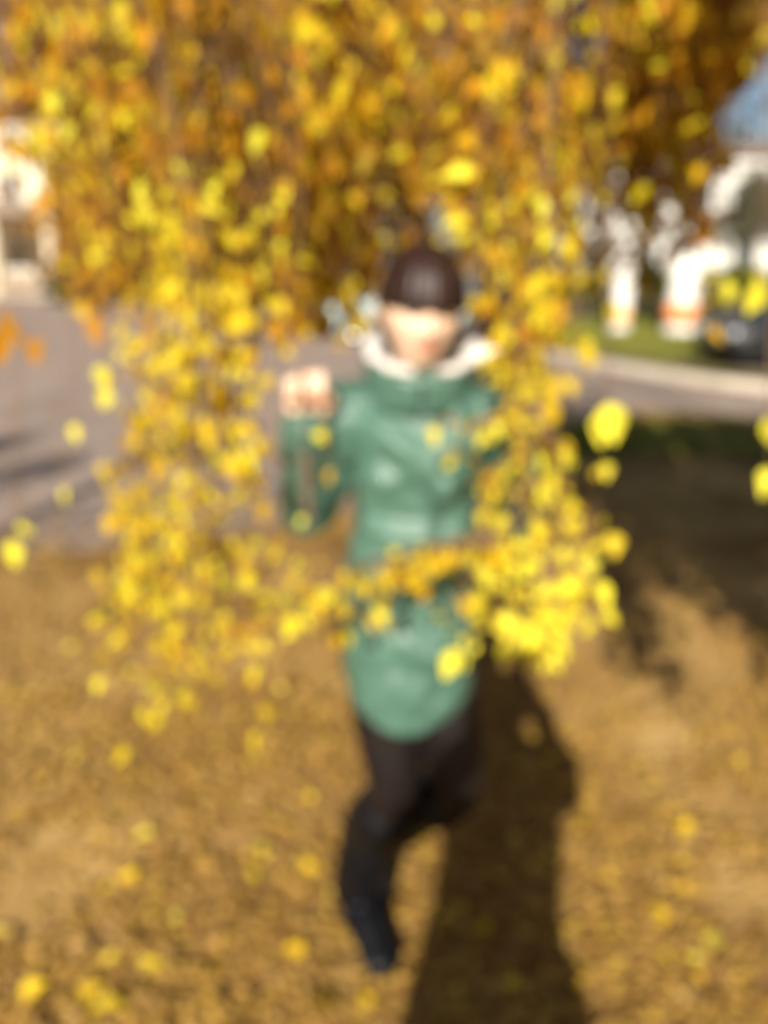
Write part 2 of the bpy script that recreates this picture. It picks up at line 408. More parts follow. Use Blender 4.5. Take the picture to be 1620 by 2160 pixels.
b1 = building('plastered_building', (16.5, 47, 0), 0, 17, 10, 7.2, WPL, 6, 2, 'white plastered two-storey building behind the whitewashed trees on the right')
b2 = building('columned_building', (-24, 50, 0), R(12), 22, 10, 9.5, CREAM, 8, 2, 'cream building with a columned porch at the far left beyond the road', storey=3.6)
pm = MB(); pm.box((2.6, -2.6, 4.6), (5.5, 2.3, .35)); pm.build('porch_roof', STONE, b2)
for x in (-2.0, 1.1, 4.2, 7.2):
    c = MB(); c.tube([(x, -4.3, 0), (x, -4.3, .25)], .5, 16); c.tube([(x, -4.3, .25), (x, -4.3, 4.0)], [.38, .33], 16); c.tube([(x, -4.3, 4.0), (x, -4.3, 4.247)], .45, 16); c.build('column', CREAM, b2, True)

# ================================================================== BACKGROUND TREES
def blob_crown(c, r, n, size, lobes=14, hang=True, hollow=.45, seed=0):
    st = np.random.default_rng(seed); cs = []
    for i in range(lobes):
        d = st.normal(0, 1, 3); d /= np.linalg.norm(d); d[2] = abs(d[2]) * .9 - .25
        cs.append((np.array(c) + d * np.array(r) * st.uniform(.35, .85), np.array(r) * st.uniform(.22, .42)))
    cs.append((np.array(c), np.array(r) * .5)); pos = []
    for i in range(n):
        cc, rr = cs[st.integers(len(cs))]; d = st.normal(0, 1, 3); d /= np.linalg.norm(d); pos.append(cc + d * rr * st.uniform(.35, 1.05) ** .6)
    pos = np.array(pos)
    return hang_leaves(pos, size, .9, .3), [x for x, _ in cs]

def bg_tree(name, loc, h, r, mat, label, catg, n=5000, size=.16, trunk_r=.12, seed=1, white=False, group=None, barkm=None, low=.3):
    root = empty(name, loc); tag(root, label, catg, group)
    cz = h - r[2]
    (V, F), cs = blob_crown((0, 0, cz), r, n, size, seed=seed)
    st = random.Random(seed)
    t = MB(); lean = st.uniform(-.15, .15)
    line = [(0, 0, -.06), (lean * .3, 0, h * .18), (lean, .05, h * .4), (lean * .4, .1, h * .62), (lean * .5, 0, h * .85)]
    if white:
        hs = 2.6
        wmb = MB(); wmb.tube([(0, 0, -.06), (.0, 0, .1), (.01, 0, .25), (.03, 0, 1.2), (.05, 0, hs)], [trunk_r * 1.14, trunk_r * 1.08, trunk_r * 1.04, trunk_r * .97, trunk_r * .9], 18)
        line = [(.05, 0, hs - .01), (lean, .05, h * .5), (lean * .4, .1, h * .7), (lean * .5, 0, h * .9)]
        t.tube(line, [trunk_r * .88, trunk_r * .7, trunk_r * .45, trunk_r * .15], 14)
    else:
        t.tube(line, [trunk_r * 1.3, trunk_r, trunk_r * .8, trunk_r * .5, trunk_r * .15], 10)
    for c in cs:
        z0 = h * st.uniform(.35, .7); t.tube([(lean * .7, .05, z0), tuple(np.array((lean, 0, z0)) * .4 + c * .6 + np.array((0, 0, .1))), tuple(c)], [trunk_r * .3, trunk_r * .18, trunk_r * .05], 5)
    tr = t.build('trunk', barkm or BARK, root, True)
    if white:
        wmb.build('whitewash', WHITEW, tr, True)
        ob = MB(); bt = .70 if trunk_r > .3 else .56; ob.tube([(.0, 0, .22), (.02, 0, bt)], [trunk_r * 1.09, trunk_r * 1.055], 20); ob.build('orange_band', ORANGEW if trunk_r > .3 else noisy('yellow_orange_wash', [(.3, (.75, .42, .12)), (.7, (.85, .52, .2))], 6, rough=.9), tr, True)
    link_mesh('crown', np_mesh('crown', V, F), mat, root)
    return root

q = P(1305, 692, 20.0); bg_tree('whitewashed_tree', (q.x, 20.0, 0), 9, (1.7, 2.0, 3.1), GOLD, 'slim tree with whitewashed trunk and thin orange band, nearer the foreground birch', 'tree', 6000, .12, .23, 11, True, 'whitewashed trees on the lawn')
q = P(1432, 696, 19.5); bg_tree('whitewashed_tree', (q.x, 19.5, 0), 9, (1.9, 2.2, 3.0), GOLD, 'thick tree with whitewashed trunk and broad orange band on the lawn at right', 'tree', 7000, .12, .36, 12, True, 'whitewashed trees on the lawn')
bg_tree('grey_green_tree', (12.9, 26, 0), 6.4, (2.5, 2.2, 3.1), GREYL, 'grey-green bushy tree at the right edge behind the parked car', 'tree', 9000, .13, .16, 5)

# golden trees behind the foreground birch
for k, (x, y, h, r, sd) in enumerate([(-5.5, 26, 8.5, (3.0, 2.6, 3.4), 21), (-1.2, 22, 9.5, (2.8, 2.6, 4.0), 22), (3.2, 27, 9.5, (3.1, 2.6, 4.0), 23), (7.3, 33, 9.0, (2.6, 2.6, 3.2), 24), (-11.5, 36, 9.5, (3.2, 2.6, 3.8), 25)]):
    lab = ['golden tree left of the woman behind the road', 'tall golden tree straight behind the woman', 'golden tree behind the birch trunk on the right', 'distant golden tree in front of the white building', 'golden tree at the left in front of the cream building'][k]
    bg_tree('golden_tree', (x, y, 0), h, r, GOLD, lab, 'tree', 7000, .17, .18, sd, group='golden trees across the road')
# dark conifers at left
def conifer(loc, h, r, label, sd):
    root = empty('spruce', loc); tag(root, label, 'tree', 'dark spruces at the far left')
    t = MB(); t.tube([(0, 0, -.06), (0, 0, h * .97)], [.14, .02], 8); t.build('trunk', BARK, root, True)
    st = np.random.default_rng(sd); n = 6500; z = h * (.03 + .95 * st.beta(1, 1.7, n)); lay = np.sin(z * 7) * .12
    rad = r * (1 - z / h) ** .85 * np.sqrt(st.uniform(.15, 1, n)) * (1 + lay) ; a = st.uniform(0, 6.28, n)
    pos = np.stack([rad * np.cos(a), rad * np.sin(a), z - rad * .2], 1)
    ax = unit(np.stack([np.cos(a), np.sin(a), -.5 + st.normal(0, .3, n)], 1)); s = unit(np.cross(ax, st.normal(0, 1, (n, 3))))
    V, F = leaf_arrays(pos, ax, s, np.full(n, .30), np.full(n, .09)); link_mesh('crown', np_mesh('crown', V, F), DARKL, root)
conifer((-13.2, 36, 0), 6.2, 1.9, 'wide dark spruce at the far left beside the cream building', 3)
conifer((-10.2, 35, 0), 4.6, 1.6, 'shorter dark spruce right of the wide one at far left', 4)
# shrubs behind the whitewashed trunks
sh = [(6.0, 24.5, 1.25, 1.9), (8.3, 25.5, 1.4, 2.1), (10.6, 24.5, 1.3, 1.9), (11.6, 21.5, 1.5, 2.3), (3.6, 24, 1.1, 1.6), (-2.5, 30, 1.2, 1.6), (-5.4, 31.5, 1.2, 1.7)]
lb = ['green shrub just left of the slim whitewashed trunk', 'olive shrub between the two whitewashed trunks', 'green shrub right of the thick whitewashed trunk', 'low green shrub behind the parked car', 'small olive shrub behind the birch branches at right',
      'small green shrub beyond the road behind the woman', 'green shrub beyond the road left of the woman']
for k, (x, y, r, h) in enumerate(sh):
    root = empty('shrub', (x, y, 0)); tag(root, lb[k], 'shrub', 'shrubs along the far lawn')
    (V, F), cs = blob_crown((0, 0, h * .5), (r, r * .8, h * .52), 3500, .10, seed=60 + k)
    V[:, 2] = np.maximum(V[:, 2], .0)
    link_mesh('foliage', np_mesh('foliage', V, F), GREENL, root)
    m_ = MB()
    for c in cs[:8]: m_.tube([(0, 0, -.05), tuple(c * .5), tuple(c)], [.03, .02, .006], 5)
    m_.build('stem', BARK, root)

# ================================================================== PARKED CAR (right edge)
def car(loc, rz, label, col):
    root = empty('parked_car', loc, rz); tag(root, label, 'car')
    PAINT, nt_, b_ = newmat('car_paint'); b_.inputs['Base Color'].default_value = (*col, 1); b_.inputs['Roughness'].default_value = .25; b_.inputs['Coat Weight'].default_value = .3
    RUB = noisy('tyre_rubber', [(.3, (.015, .015, .015)), (.7, (.03, .03, .03))], 10, rough=.9)
    RIM, nt_, b_ = newmat('alloy_rim'); b_.inputs['Base Color'].default_value = (.5, .5, .52, 1); b_.inputs['Metallic'].default_value = .9; b_.inputs['Roughness'].default_value = .3
    LMP, nt_, b_ = newmat('headlamp_glass'); b_.inputs['Base Color'].default_value = (.6, .62, .65, 1); b_.inputs['Roughness'].default_value = .1
    # front at x=0, rear at x=4.4; side profile of the lower body as rings along x
    st = [(0, .32, .52, .62), (.06, .24, .66, .74), (.3, .20, .76, .82), (1.0, .20, .88, .87), (1.5, .20, .92, .88), (2.6, .20, .93, .89), (3.7, .20, .96, .88), (4.2, .22, .94, .82), (4.38, .35, .80, .72)]
    body = MB(); rings = []
    for x, z0, z1, hw in st:
        rings.append([Vector(v) for v in [(x, -hw * .93, z0), (x, -hw, z0 + .12), (x, -hw, z1 - .16), (x, -hw * .93, z1 - .04), (x, -hw * .75, z1), (x, hw * .75, z1), (x, hw * .93, z1 - .04), (x, hw, z1 - .16), (x, hw, z0 + .12), (x, hw * .93, z0)]])
    body.loft(rings); bo = body.build('body', PAINT, root, False)
    md = bo.modifiers.new('b', 'BEVEL'); md.width = .03; md.segments = 3; md.limit_method = 'ANGLE'; md.angle_limit = R(20)
    cab = MB(); rings = []
    for x, z1, hw in [(1.35, .93, .74), (2.0, 1.38, .62), (2.4, 1.45, .60), (3.2, 1.42, .60), (3.95, 1.05, .70)]:
        rings.append([Vector(v) for v in [(x, -max(hw, .70), .90), (x, -hw, z1 - .05), (x, -hw + .08, z1), (x, hw - .08, z1), (x, hw, z1 - .05), (x, max(hw, .70), .90)]])
    cab.loft(rings); cab.build('cabin_glass', GLASS, root)
    rf = MB(); rings = []
    for x, z1, hw in [(1.98, 1.385, .60), (2.4, 1.462, .585), (3.2, 1.432, .585), (3.3, 1.40, .58)]:
        rings.append([Vector(v) for v in [(x, -hw, z1 - .03), (x, -hw + .1, z1), (x, hw - .1, z1), (x, hw, z1 - .03)]])
    rf.loft(rings); rf.build('roof', PAINT, root)
    for x in (.85, 3.45):
        for s_ in (-1, 1):
            wh = empty('wheel', (x, s_ * .78, .32)); wh.parent = root
            t = MB(); t.loft([[Vector((rr * math.cos(a), yy_ * 1.0, rr * math.sin(a))) for a in [2 * math.pi * k / 28 for k in range(28)]] for yy_, rr in ((-.105, .22), (-.11, .29), (-.08, .32), (.08, .32), (.11, .29), (.105, .22))]); t.build('tyre', RUB, wh, True)
            r_ = MB(); r_.loft([[Vector((rr * math.cos(a), s_ * yy_, rr * math.sin(a))) for a in [2 * math.pi * k / 20 for k in range(20)]] for yy_, rr in ((.09, .21), (.115, .215), (.108, .18), (.09, .05))])
            for k in range(5):
                a = 2 * math.pi * k / 5; r_.tube([(0, s_ * .112, 0), (.2 * math.cos(a), s_ * .116, .2 * math.sin(a))], .02, 6)
            r_.build('rim', RIM, wh)
    for s_ in (-1, 1):
        h_ = MB(); h_.box((.06, s_ * .56, .60), (.05, .14, .055)); h_.build('headlight', LMP, root)
        m2 = MB(); m2.box((1.75, s_ * .92, .98), (.06, .09, .06)); m2.build('side_mirror', PAINT, root)
    gr = MB(); 
    for k in range(4): gr.box((.015, 0, .42 + k * .05), (.03, .36, .01))
    gr.build('grille', RIM, root)
    return root
q = P(1535, 792, 12.0); car((q.x + .05, 12.9, 0), R(3), 'black parked car with its bonnet showing at the right edge beyond the kerb', (.012, .013, .015))
car((-1.45, 18.2, .004), R(-4), 'pale grey-blue parked car across the road behind the woman', (.42, .52, .50))
mb = MB(); mb.add([(4.9, 11.3, .092), (30, 9.0, .092), (30, 20, .092), (5.3, 14.6, .092)], [(0, 1, 2, 3)])
drv = mb.build('driveway', ASPH); tag(drv, kind='structure'); drv.location.z = -.085

# ================================================================== THE WEEPING BIRCH
birch = empty('weeping_birch', (.70, 4.7, 0)); bl = Vector(birch.location)
tag(birch, 'golden weeping birch with long hanging leafy branches around the woman', 'tree')
def W2B(pts): return [Vector(p) - bl for p in pts]
t = MB()
t.tube(W2B(curve([(.70, 4.7, -.08), (.69, 4.7, .3), (.66, 4.66, 1.2), (.70, 4.6, 2.1), (.62, 4.5, 3.1), (.66, 4.4, 4.2), (.6, 4.4, 5.6)], 4)), [.20 - .0072 * i for i in range(25)], 14)
t.build('trunk', BARK, birch, True)
LIMBS = [
    [(.66, 4.6, 2.3), (.2, 3.8, 3.0), (-.25, 2.6, 3.25), (-.45, 1.6, 2.95), (-.50, 1.15, 2.55)],
    [(.64, 4.5, 2.8), (-.4, 3.9, 3.4), (-1.0, 2.8, 3.3), (-1.15, 1.9, 2.9), (-1.0, 1.35, 2.5)],
    [(.66, 4.5, 2.6), (.7, 3.6, 3.2), (.55, 2.5, 3.3), (.42, 1.5, 2.9), (.36, 1.1, 2.5)],
    [(.66, 4.5, 3.0), (1.3, 3.8, 3.6), (1.5, 2.6, 3.5), (1.6, 1.4, 3.1), (1.6, .5, 2.6)],
    [(.66, 4.45, 3.2), (1.6, 4.1, 3.8), (2.4, 3.2, 3.6), (2.6, 2.2, 3.1), (2.5, 1.4, 2.6)],
    [(.62, 4.4, 3.5), (.0, 4.0, 4.1), (-.1, 3.0, 4.0), (.0, 2.0, 3.4), (.02, 1.6, 2.9)],
    [(.66, 4.4, 3.4), (-.3, 4.6, 4.2), (-1.4, 4.3, 3.8), (-2.0, 3.6, 3.0)],
    [(.66, 4.4, 3.2), (1.5, 4.9, 3.9), (2.5, 4.9, 3.4), (3.0, 4.7, 2.7)],
    [(.66, 4.5, 3.1), (1.9, 3.0, 3.9), (2.1, 1.0, 3.8), (1.7, -.6, 3.3), (1.4, -1.4, 2.9)],
    [(.66, 4.4, 2.0), (.5, 3.9, 2.3), (.62, 3.2, 2.4), (.7, 2.6, 2.3)],
]
limbpts = []
for L in LIMBS:
    c = curve(L, 8); m_ = MB(); m_.tube(W2B(c), [.055 - .047 * i / (len(c) - 1) for i in range(len(c))], 8)
    m_.build('limb', BARK, birch, True); limbpts += c

def strand(path, dens=1.0, size=.044, mat=None, tw=None, side=.055, leaves=None, face=(0, -1, .25), start=0.0, tiprad=.0007):
    """path: world points. Adds twig tubes to tw, leaf arrays to leaves"""
    pts = curve(path, 6); seg = [(pts[i + 1] - pts[i]).length for i in range(len(pts) - 1)]; tot = sum(seg)
    tw.tube(W2B(pts), [max(.0040 * (1 - i / len(pts)), tiprad) for i in range(len(pts))], 4, cap=False)
    pos = []; d = start * tot; step = .042 / dens
    cum = np.concatenate([[0], np.cumsum(seg)])
    while d < tot:
        i = min(int(np.searchsorted(cum, d, 'right')) - 1, len(seg) - 1); p = pts[i].lerp(pts[i + 1], (d - cum[i]) / max(seg[i], 1e-6))
        a = random.uniform(0, 6.28); l = side * random.uniform(.35, 1.5)
        e = p + Vector((math.cos(a) * l, math.sin(a) * l, -l * random.uniform(.1, 1.1)))
        tw.tube(W2B([p, e]), .0007, 3, cap=False)
        pos.append(e)
        if random.random() < .75: pos.append(p.lerp(e, random.uniform(.35, .7)))
        if random.random() < .35: pos.append(e + Vector((random.gauss(0, .012), random.gauss(0, .012), .012)))
        d += step * random.uniform(.5, 1.5)
    pos.append(pts[-1])
    pos = np.array([tuple(p - bl) for p in pos])
    leaves.append(hang_leaves(pos, size, .5, .22, np.array(face)))

def nearest_limb(p):
    best = min(limbpts, key=lambda q: (q - p).length + (5 if q.z < p.z else 0)); return best

def single(px, py, Y, size, mat, start=None):
    tip = P(px, py, Y); top = start or P(px - 12, -90, Y); path = curve([top, P(px + 8, py * .5, Y), tip], 6) if not start else [top, tip]
    tw = MB(); tw.tube(W2B(([] if start else [nearest_limb(top)]) + path), .0008, 3, cap=False); b_ = tw.build('hanging_branch', TWIG, birch)
    V, F = hang_leaves(np.array([tuple(tip - bl)]), size, .25, .02, np.array((0, -1, .25))); link_mesh('leaf', np_mesh('leaf', V, F), mat, b_)

def explicit(pp, Y, dens=1.0, size=.044, side=.055, mat=None, attach=True, start=0., face=(0, -1, .25)):
    w_ = [P(a, b, Y + (dy[0] if dy else 0)) for a, b, *dy in pp]
    if attach:
        top = nearest_limb(w_[0]); mid = top.lerp(w_[0], .5) + Vector((0, 0, .1)); npre = 2; w_ = [top, mid] + w_
        tot = sum((w_[i + 1] - w_[i]).length for i in range(len(w_) - 1)); pre = sum((w_[i + 1] - w_[i]).length for i in range(2)); start = max(start, 0) * (1 - pre / tot) + pre / tot
    tw = MB(); lv = []
    strand(w_, dens, size, mat, tw, side, lv, face, start)
    b_ = tw.build('hanging_branch', TWIG, birch); V, F = cat(lv)
    n = len(V) // 8; base = V.reshape(n, 8, 3)[:, 0] + np.array(bl)
    hand = np.array(WRL); cv = np.array([0, 0, EYE]); d = hand - cv; t_ = ((base - cv) @ d) / (d @ d)      # keep the way to her raised hand clear
    ok = ~((t_ < 1.02) & (np.linalg.norm(base - cv - t_[:, None] * d, axis=1) < .020 * t_))
    d = np.array(HEADC) - cv; t_ = ((base - cv) @ d) / (d @ d); ok &= ~((t_ < 1.0) & (np.linalg.norm(base - cv - t_[:, None] * d, axis=1) < .115 * t_))
    d = np.array(HRC) - cv; t_ = ((base - cv) @ d) / (d @ d); ok &= ~((t_ < 1.0) & (np.linalg.norm(base - cv - t_[:, None] * d, axis=1) < .062 * t_))
    for c_, r_ in ((HRC, .05), (HEADC, .07)):     # and nothing throws shade on her hand and face
        v = base - np.array(c_); sd = -np.array(SUNDIR); tt = v @ sd; ok &= ~((tt > 0) & (np.linalg.norm(v - tt[:, None] * sd, axis=1) < r_))
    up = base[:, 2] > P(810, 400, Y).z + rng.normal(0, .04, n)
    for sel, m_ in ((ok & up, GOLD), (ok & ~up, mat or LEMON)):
        if sel.sum(): 
            V2 = V.reshape(n, 8, 3)[sel].reshape(-1, 3); i_ = np.arange(sel.sum())[:, None] * 8
            F2 = np.concatenate([i_ + np.array([0, 1, 2, 3, 4]), i_ + np.array([0, 4, 5, 6, 7])], 0); link_mesh('leaves', np_mesh('leaves', V2, F2), m_, b_)

SZ = .030
HEADC = (.066, 1.38, 1.515)                     # her head
HRC = (-.138, 1.33, 1.385)                     # her raised right hand
WRL = (.252, 1.33, 1.335)                      # her raised left hand
# left curtain
explicit([(420, -60), (400, 300), (395, 560), (370, 800), (320, 1000), (250, 1250), (212, 1430)], 1.25, .95, SZ)
explicit([(480, -60), (450, 400), (430, 760), (400, 1000), (350, 1220), (375, 1465)], 1.35, .95, SZ)
explicit([(330, 60), (380, 420), (350, 640), (290, 760), (285, 1000), (270, 1070)], 1.30, 1.0, SZ)
explicit([(560, 60), (500, 450), (540, 700), (470, 860), (430, 1010), (390, 1150), (330, 1340), (320, 1510)], 1.40, 1.0, SZ)
explicit([(380, 330), (410, 640), (420, 850), (400, 1060), (370, 1160)], 1.2, 1.1, SZ, .06)
explicit([(450, 560), (430, 740), (410, 950), (320, 1080), (330, 1280), (350, 1400)], 1.30, .8, SZ)
explicit([(300, 660), (350, 800), (450, 930), (420, 1080)], 1.5, .9, SZ)
explicit([(470, 1180), (430, 1300), (415, 1400)], 1.35, .8, SZ, .03, attach=False)
explicit([(580, 500), (545, 740), (500, 900), (480, 960)], 1.45, .7, SZ, .05)
explicit([(620, 200), (600, 700), (560, 1000), (560, 1080)], 1.25, .35, SZ, .02, start=.9)
explicit([(600, 1150), (520, 1260), (540, 1420), (550, 1600)], 1.35, .8, SZ, .035, attach=False)
random.seed(21)
for k in range(15):                             # the thick of the left curtain
    t_ = random.uniform(0, 1); x0 = random.uniform(300, 560); yb = random.choice([950, 1080, 1200, 1300, 1430]) + random.uniform(-60, 60)
    xb = x0 - (yb - 640) * random.uniform(.0, .22)
    explicit([(x0 + random.uniform(-20, 60), -60 if k % 2 else 300), (x0 + random.uniform(-30, 40), 420), (x0, 700), (xb, yb)], random.uniform(1.25, 1.65), 1.0, SZ, .045, GOLD if k % 6 == 0 else None, start=.05)
for k in range(14):
    x0 = random.uniform(1010, 1210); yb = random.uniform(620, 1230); xb = 1110 + random.uniform(-60, 80)
    explicit([(x0, -60 if k % 2 else 200), (x0 + random.uniform(-30, 30), 380), (x0 * .5 + xb * .5, yb * .75), (xb, yb)], random.uniform(1.15, 1.6), .95, SZ, .045, GOLD if k % 4 == 0 else None, start=.05)
# right curtain
explicit([(1060, -60), (1010, 300), (1010, 500), (1085, 700), (1110, 900), (1120, 1080), (1150, 1250), (1170, 1380)], 1.20, 1.1, SZ)
explicit([(1190, -60), (1150, 350), (1160, 500), (1215, 620), (1150, 740), (1120, 800), (1165, 950), (1175, 1150), (1165, 1350)], 1.25, 1.1, SZ)
explicit([(1120, 200), (1060, 440), (1110, 600), (1200, 650), (1110, 730), (1130, 800)], 1.30, 1.0, SZ)
explicit([(1240, 300), (1220, 500), (1200, 640), (1130, 760), (1070, 700)], 1.4, .8, SZ)
explicit([(1110, 850), (1170, 930), (1180, 1040), (1130, 1110), (1080, 1190), (1070, 1290), (1090, 1340)], 1.12, 1.3, SZ, .045, attach=False, mat=BRIGHT)
explicit([(1130, 1000), (1080, 1080), (1040, 1180), (1040, 1270), (1060, 1300)], 1.15, 1.9, SZ, .05, attach=False, mat=BRIGHT)
explicit([(1190, 1080), (1150, 1180), (1120, 1260), (1100, 1330)], 1.10, 2.5, SZ, .05, attach=False, mat=BRIGHT)
explicit([(1180, 1150), (1170, 1240), (1120, 1300), (1050, 1310)], 1.12, 2.5, SZ, .045, attach=False, mat=BRIGHT)
explicit([(1200, 1100), (1190, 1250), (1160, 1340), (1150, 1390)], 1.14, 1.9, SZ, .04, attach=False, mat=BRIGHT)
explicit([(1130, 880), (1040, 890), (960, 885), (910, 900)], 1.18, .7, SZ, .02, attach=False)
explicit([(1060, 880), (1000, 900), (985, 960)], 1.15, .9, SZ, .02, attach=False)
explicit([(1100, 960), (1050, 990), (1040, 1030)], 1.12, .5, SZ, .02, attach=False)
explicit([(1140, 980), (1230, 1040), (1270, 1090)], 1.30, .6, .03, .03, attach=False)
# branch across the waist
explicit([(1150, 1070), (1020, 1140), (900, 1170), (780, 1190), (690, 1240), (600, 1290), (520, 1310)], 1.12, 1.7, SZ, .040, attach=False)
explicit([(1060, 1150), (960, 1150), (860, 1170), (760, 1190), (720, 1205)], 1.10, 1.7, SZ, .032, attach=False)
explicit([(1000, 1130), (900, 1150), (800, 1175), (700, 1230), (560, 1270)], 1.14, 1.5, SZ, .035, attach=False)
explicit([(620, 1230), (560, 1300), (470, 1310), (380, 1350)], 1.2, 1.0, SZ, .04, attach=False)
explicit([(730, 1200), (640, 1240), (560, 1240), (500, 1290)], 1.15, .8, SZ, .045, attach=False)
explicit([(830, 1190), (780, 1250), (735, 1330)], 1.14, .6, .032, .02, attach=False)
explicit([(860, 1190), (830, 1250), (810, 1310)], 1.14, .5, .032, .015, attach=False, start=.7)
explicit([(1010, 1190), (960, 1260), (930, 1290)], 1.14, .8, .03, .02, attach=False)
single(962, 1368, 1.04, .056, LEMON, P(1020, 1290, 1.10))
# single dangling leaves
for (x, y, s_, Yd) in [(1285, 850, .052, .95), (1275, 870, .045, .96), (200, 665, .045, 1.1), (85, 715, .042, 1.1), (215, 770, .042, 1.2), (228, 820, .035, 1.2), (160, 895, .03, 1.2), (25, 1140, .045, 1.1), (40, 1100, .03, 1.15), (140, 1030, .03, 1.3),
                       (1590, 575, .05, 1.02), (1606, 600, .042, 1.0), (1622, 880, .045, .98), (1622, 990, .042, .98), (5, 690, .06, .95), (12, 650, .05, .95), (640, 890 + 10, .001, 1.2)]:
    if s_ < .01: continue
    single(x, y, Yd, s_, GOLD if x < 300 and y < 760 else LEMON)
explicit([(1500, 560), (1470, 610), (1500, 690)], 1.5, .4, .04, .03, attach=False)
# strand held in her right hand
explicit([(640, -60), (620, 300), (640, 560), (636, 700), (637, 790)], 1.315, .9, .034, .045, GOLD, start=.0)
explicit([(637, 790), (636, 840), (632, 960), (640, 1090)], 1.29, .12, .03, .02, attach=False)
explicit([(690, 900), (690, 960), (700, 990)], 1.25, .7, .03, .02, attach=False)
explicit([(800, 400), (740, 560), (720, 680), (715, 720)], 1.7, .7, .035, .05)

# crown: many hanging strands in one mass
tw = MB(); lv = []; lv2 = []; lv3 = []
def canopy_strand(x, y, ztop, length, dens, size, gold=True, deep=False):
    n = 5; a = random.uniform(0, 6.28); dr = random.uniform(.02, .14)
    path = [Vector((x + math.cos(a) * dr * t * t + random.gauss(0, .015), y + math.sin(a) * dr * t * t + random.gauss(0, .015), ztop - length * t)) for t in [i / n for i in range(n + 1)]]
    strand(path, dens, size, None, tw, .075, lv3 if deep else (lv if gold else lv2), (0, -1, .3))
def pxy(px, Y): return P(px, 500, Y).x
random.seed(3)
# (px range, distance range, lowest photo row, spread of bottoms)
def fill(n, px0, px1, Y0, Y1, b0, b1, dens, size, pgold, deep=False):
    for _ in range(n):
        Yd = random.uniform(Y0, Y1); px = random.uniform(px0, px1)
        zb = P(px, random.uniform(b0, b1), Yd).z; zt = P(px, -120, Yd).z + random.uniform(0, .25)
        if zb > zt - .15: zt = zb + .3
        canopy_strand(pxy(px, Yd), Yd, zt, zt - zb, dens, size, random.random() < pgold, deep)
fill(40, 120, 700, 1.7, 2.6, 330, 620, 1.15, .038, .9)
fill(40, 560, 1250, 1.9, 2.9, 250, 560, 1.15, .038, .9)
fill(13, 1200, 1500, 1.6, 2.6, 120, 330, .75, .044, .95)
fill(26, 100, 700, 2.6, 3.8, 420, 640, 1.1, .05, .95)
fill(34, 600, 1300, 2.9, 4.2, 380, 600, 1.1, .05, .95)
fill(12, 1280, 1480, 3.0, 4.2, 300, 520, .6, .05, .95)
fill(10, 40, 700, 1.15, 1.6, 60, 330, .8, .036, .7)
fill(9, -10, 110, 1.5, 2.4, 90, 260, 1.0, .038, .8)
fill(7, 60, 160, 1.7, 2.6, 250, 420, 1.0, .038, .9)
fill(8, 1400, 1630, 1.6, 2.4, 40, 210, .8, .038, .8)
fill(10, 700, 1460, 1.25, 1.7, 40, 260, .7, .036, .7)
fill(8, 1330, 1520, 2.2, 3.0, 330, 520, .5, .04, .7)
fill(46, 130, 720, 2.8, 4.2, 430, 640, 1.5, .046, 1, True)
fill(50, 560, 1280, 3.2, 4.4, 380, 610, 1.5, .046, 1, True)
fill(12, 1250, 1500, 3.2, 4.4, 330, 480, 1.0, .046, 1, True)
fill(12, 1330, 1490, 2.4, 3.6, 480, 575, .7, .04, .8)
fill(26, 560, 800, 2.0, 3.6, 560, 700, 1.1, .046, .95)
fill(8, 1310, 1470, 1.7, 2.6, 380, 560, .6, .044, .9)
fill(14, 300, 560, 2.4, 3.6, 540, 660, 1.1, .046, .95)
fill(9, 1300, 1460, 2.6, 3.8, 380, 520, .7, .045, .85)
# branches hanging beside the camera, out of frame to the right: they shade the ground there
for _ in range(15): canopy_strand(random.uniform(.42, .66), random.uniform(-.35, .15), 2.5, random.uniform(.7, .95), 1.1, .05)
for _ in range(40): canopy_strand(random.uniform(.9, 2.1), random.uniform(-.5, .5), 2.7, random.uniform(.9, 1.25), 1.4, .06)
for _ in range(340):                            # the canopy overhead on the right, above the frame
    y = random.uniform(-1.5, 2.6); x = random.uniform(.35, 4.3)
    lo = max((random.uniform(3.5, 4.6) - y) * .53, (EYE + .34 * y + .2) if y > -.1 and x < .6 * y + .3 else 1.7); hi = min(3.7, (8.6 - y) * .53)
    if y > .1 and x < .62 * y + .5: lo = max(lo, EYE + .34 * y + .2)
    if noise.noise((x * .9, lo * .9 + y * .3, 2)) < -.20: continue
    if hi - lo > .3: canopy_strand(x, y, hi, min(hi - lo, random.uniform(.6, 1.5)), 1.5, .078)
for _ in range(26):                             # and to the left
    x = random.uniform(-3.4, -1.3); y = random.uniform(-.3, 1.6)
    if -x < .62 * y + .7: continue
    canopy_strand(x, y, random.uniform(2.4, 3.2), random.uniform(.6, 1.2), .42, .042)
for _ in range(46):
    x = random.uniform(1.25, 2.9); y = random.uniform(-.3, 2.2)
    if x < .62 * y + .75: continue
    canopy_strand(x, y, random.uniform(2.4, 3.2), random.uniform(.7, 1.7), 1.0, .055)
crown = tw.build('crown_twigs', TWIG, birch)
V, F = cat(lv); link_mesh('crown', np_mesh('crown', V, F), GOLD, birch)
V, F = cat(lv3); link_mesh('crown', np_mesh('crown', V, F), DEEP, birch)
V, F = cat(lv2); link_mesh('crown', np_mesh('crown', V, F), LEMON, birch)

# trees behind the camera on the left: their trunks throw the stripes over the road
for k, (x, y) in enumerate([(-3.6, -1.6), (-4.5, -2.3), (-5.3, -1.3), (-5.9, -3.4)]):
    bg_tree('roadside_tree', (x, y, 0), 5.2, (.4, .4, .7), GOLD, ['slim golden tree behind the camera, nearest the road', 'slim golden tree at far left beside the road', 'slim golden tree furthest left behind the camera', 'slim golden tree furthest behind the camera'][k], 'tree', 450, .06, .035, 40 + k, group='roadside trees behind the camera')

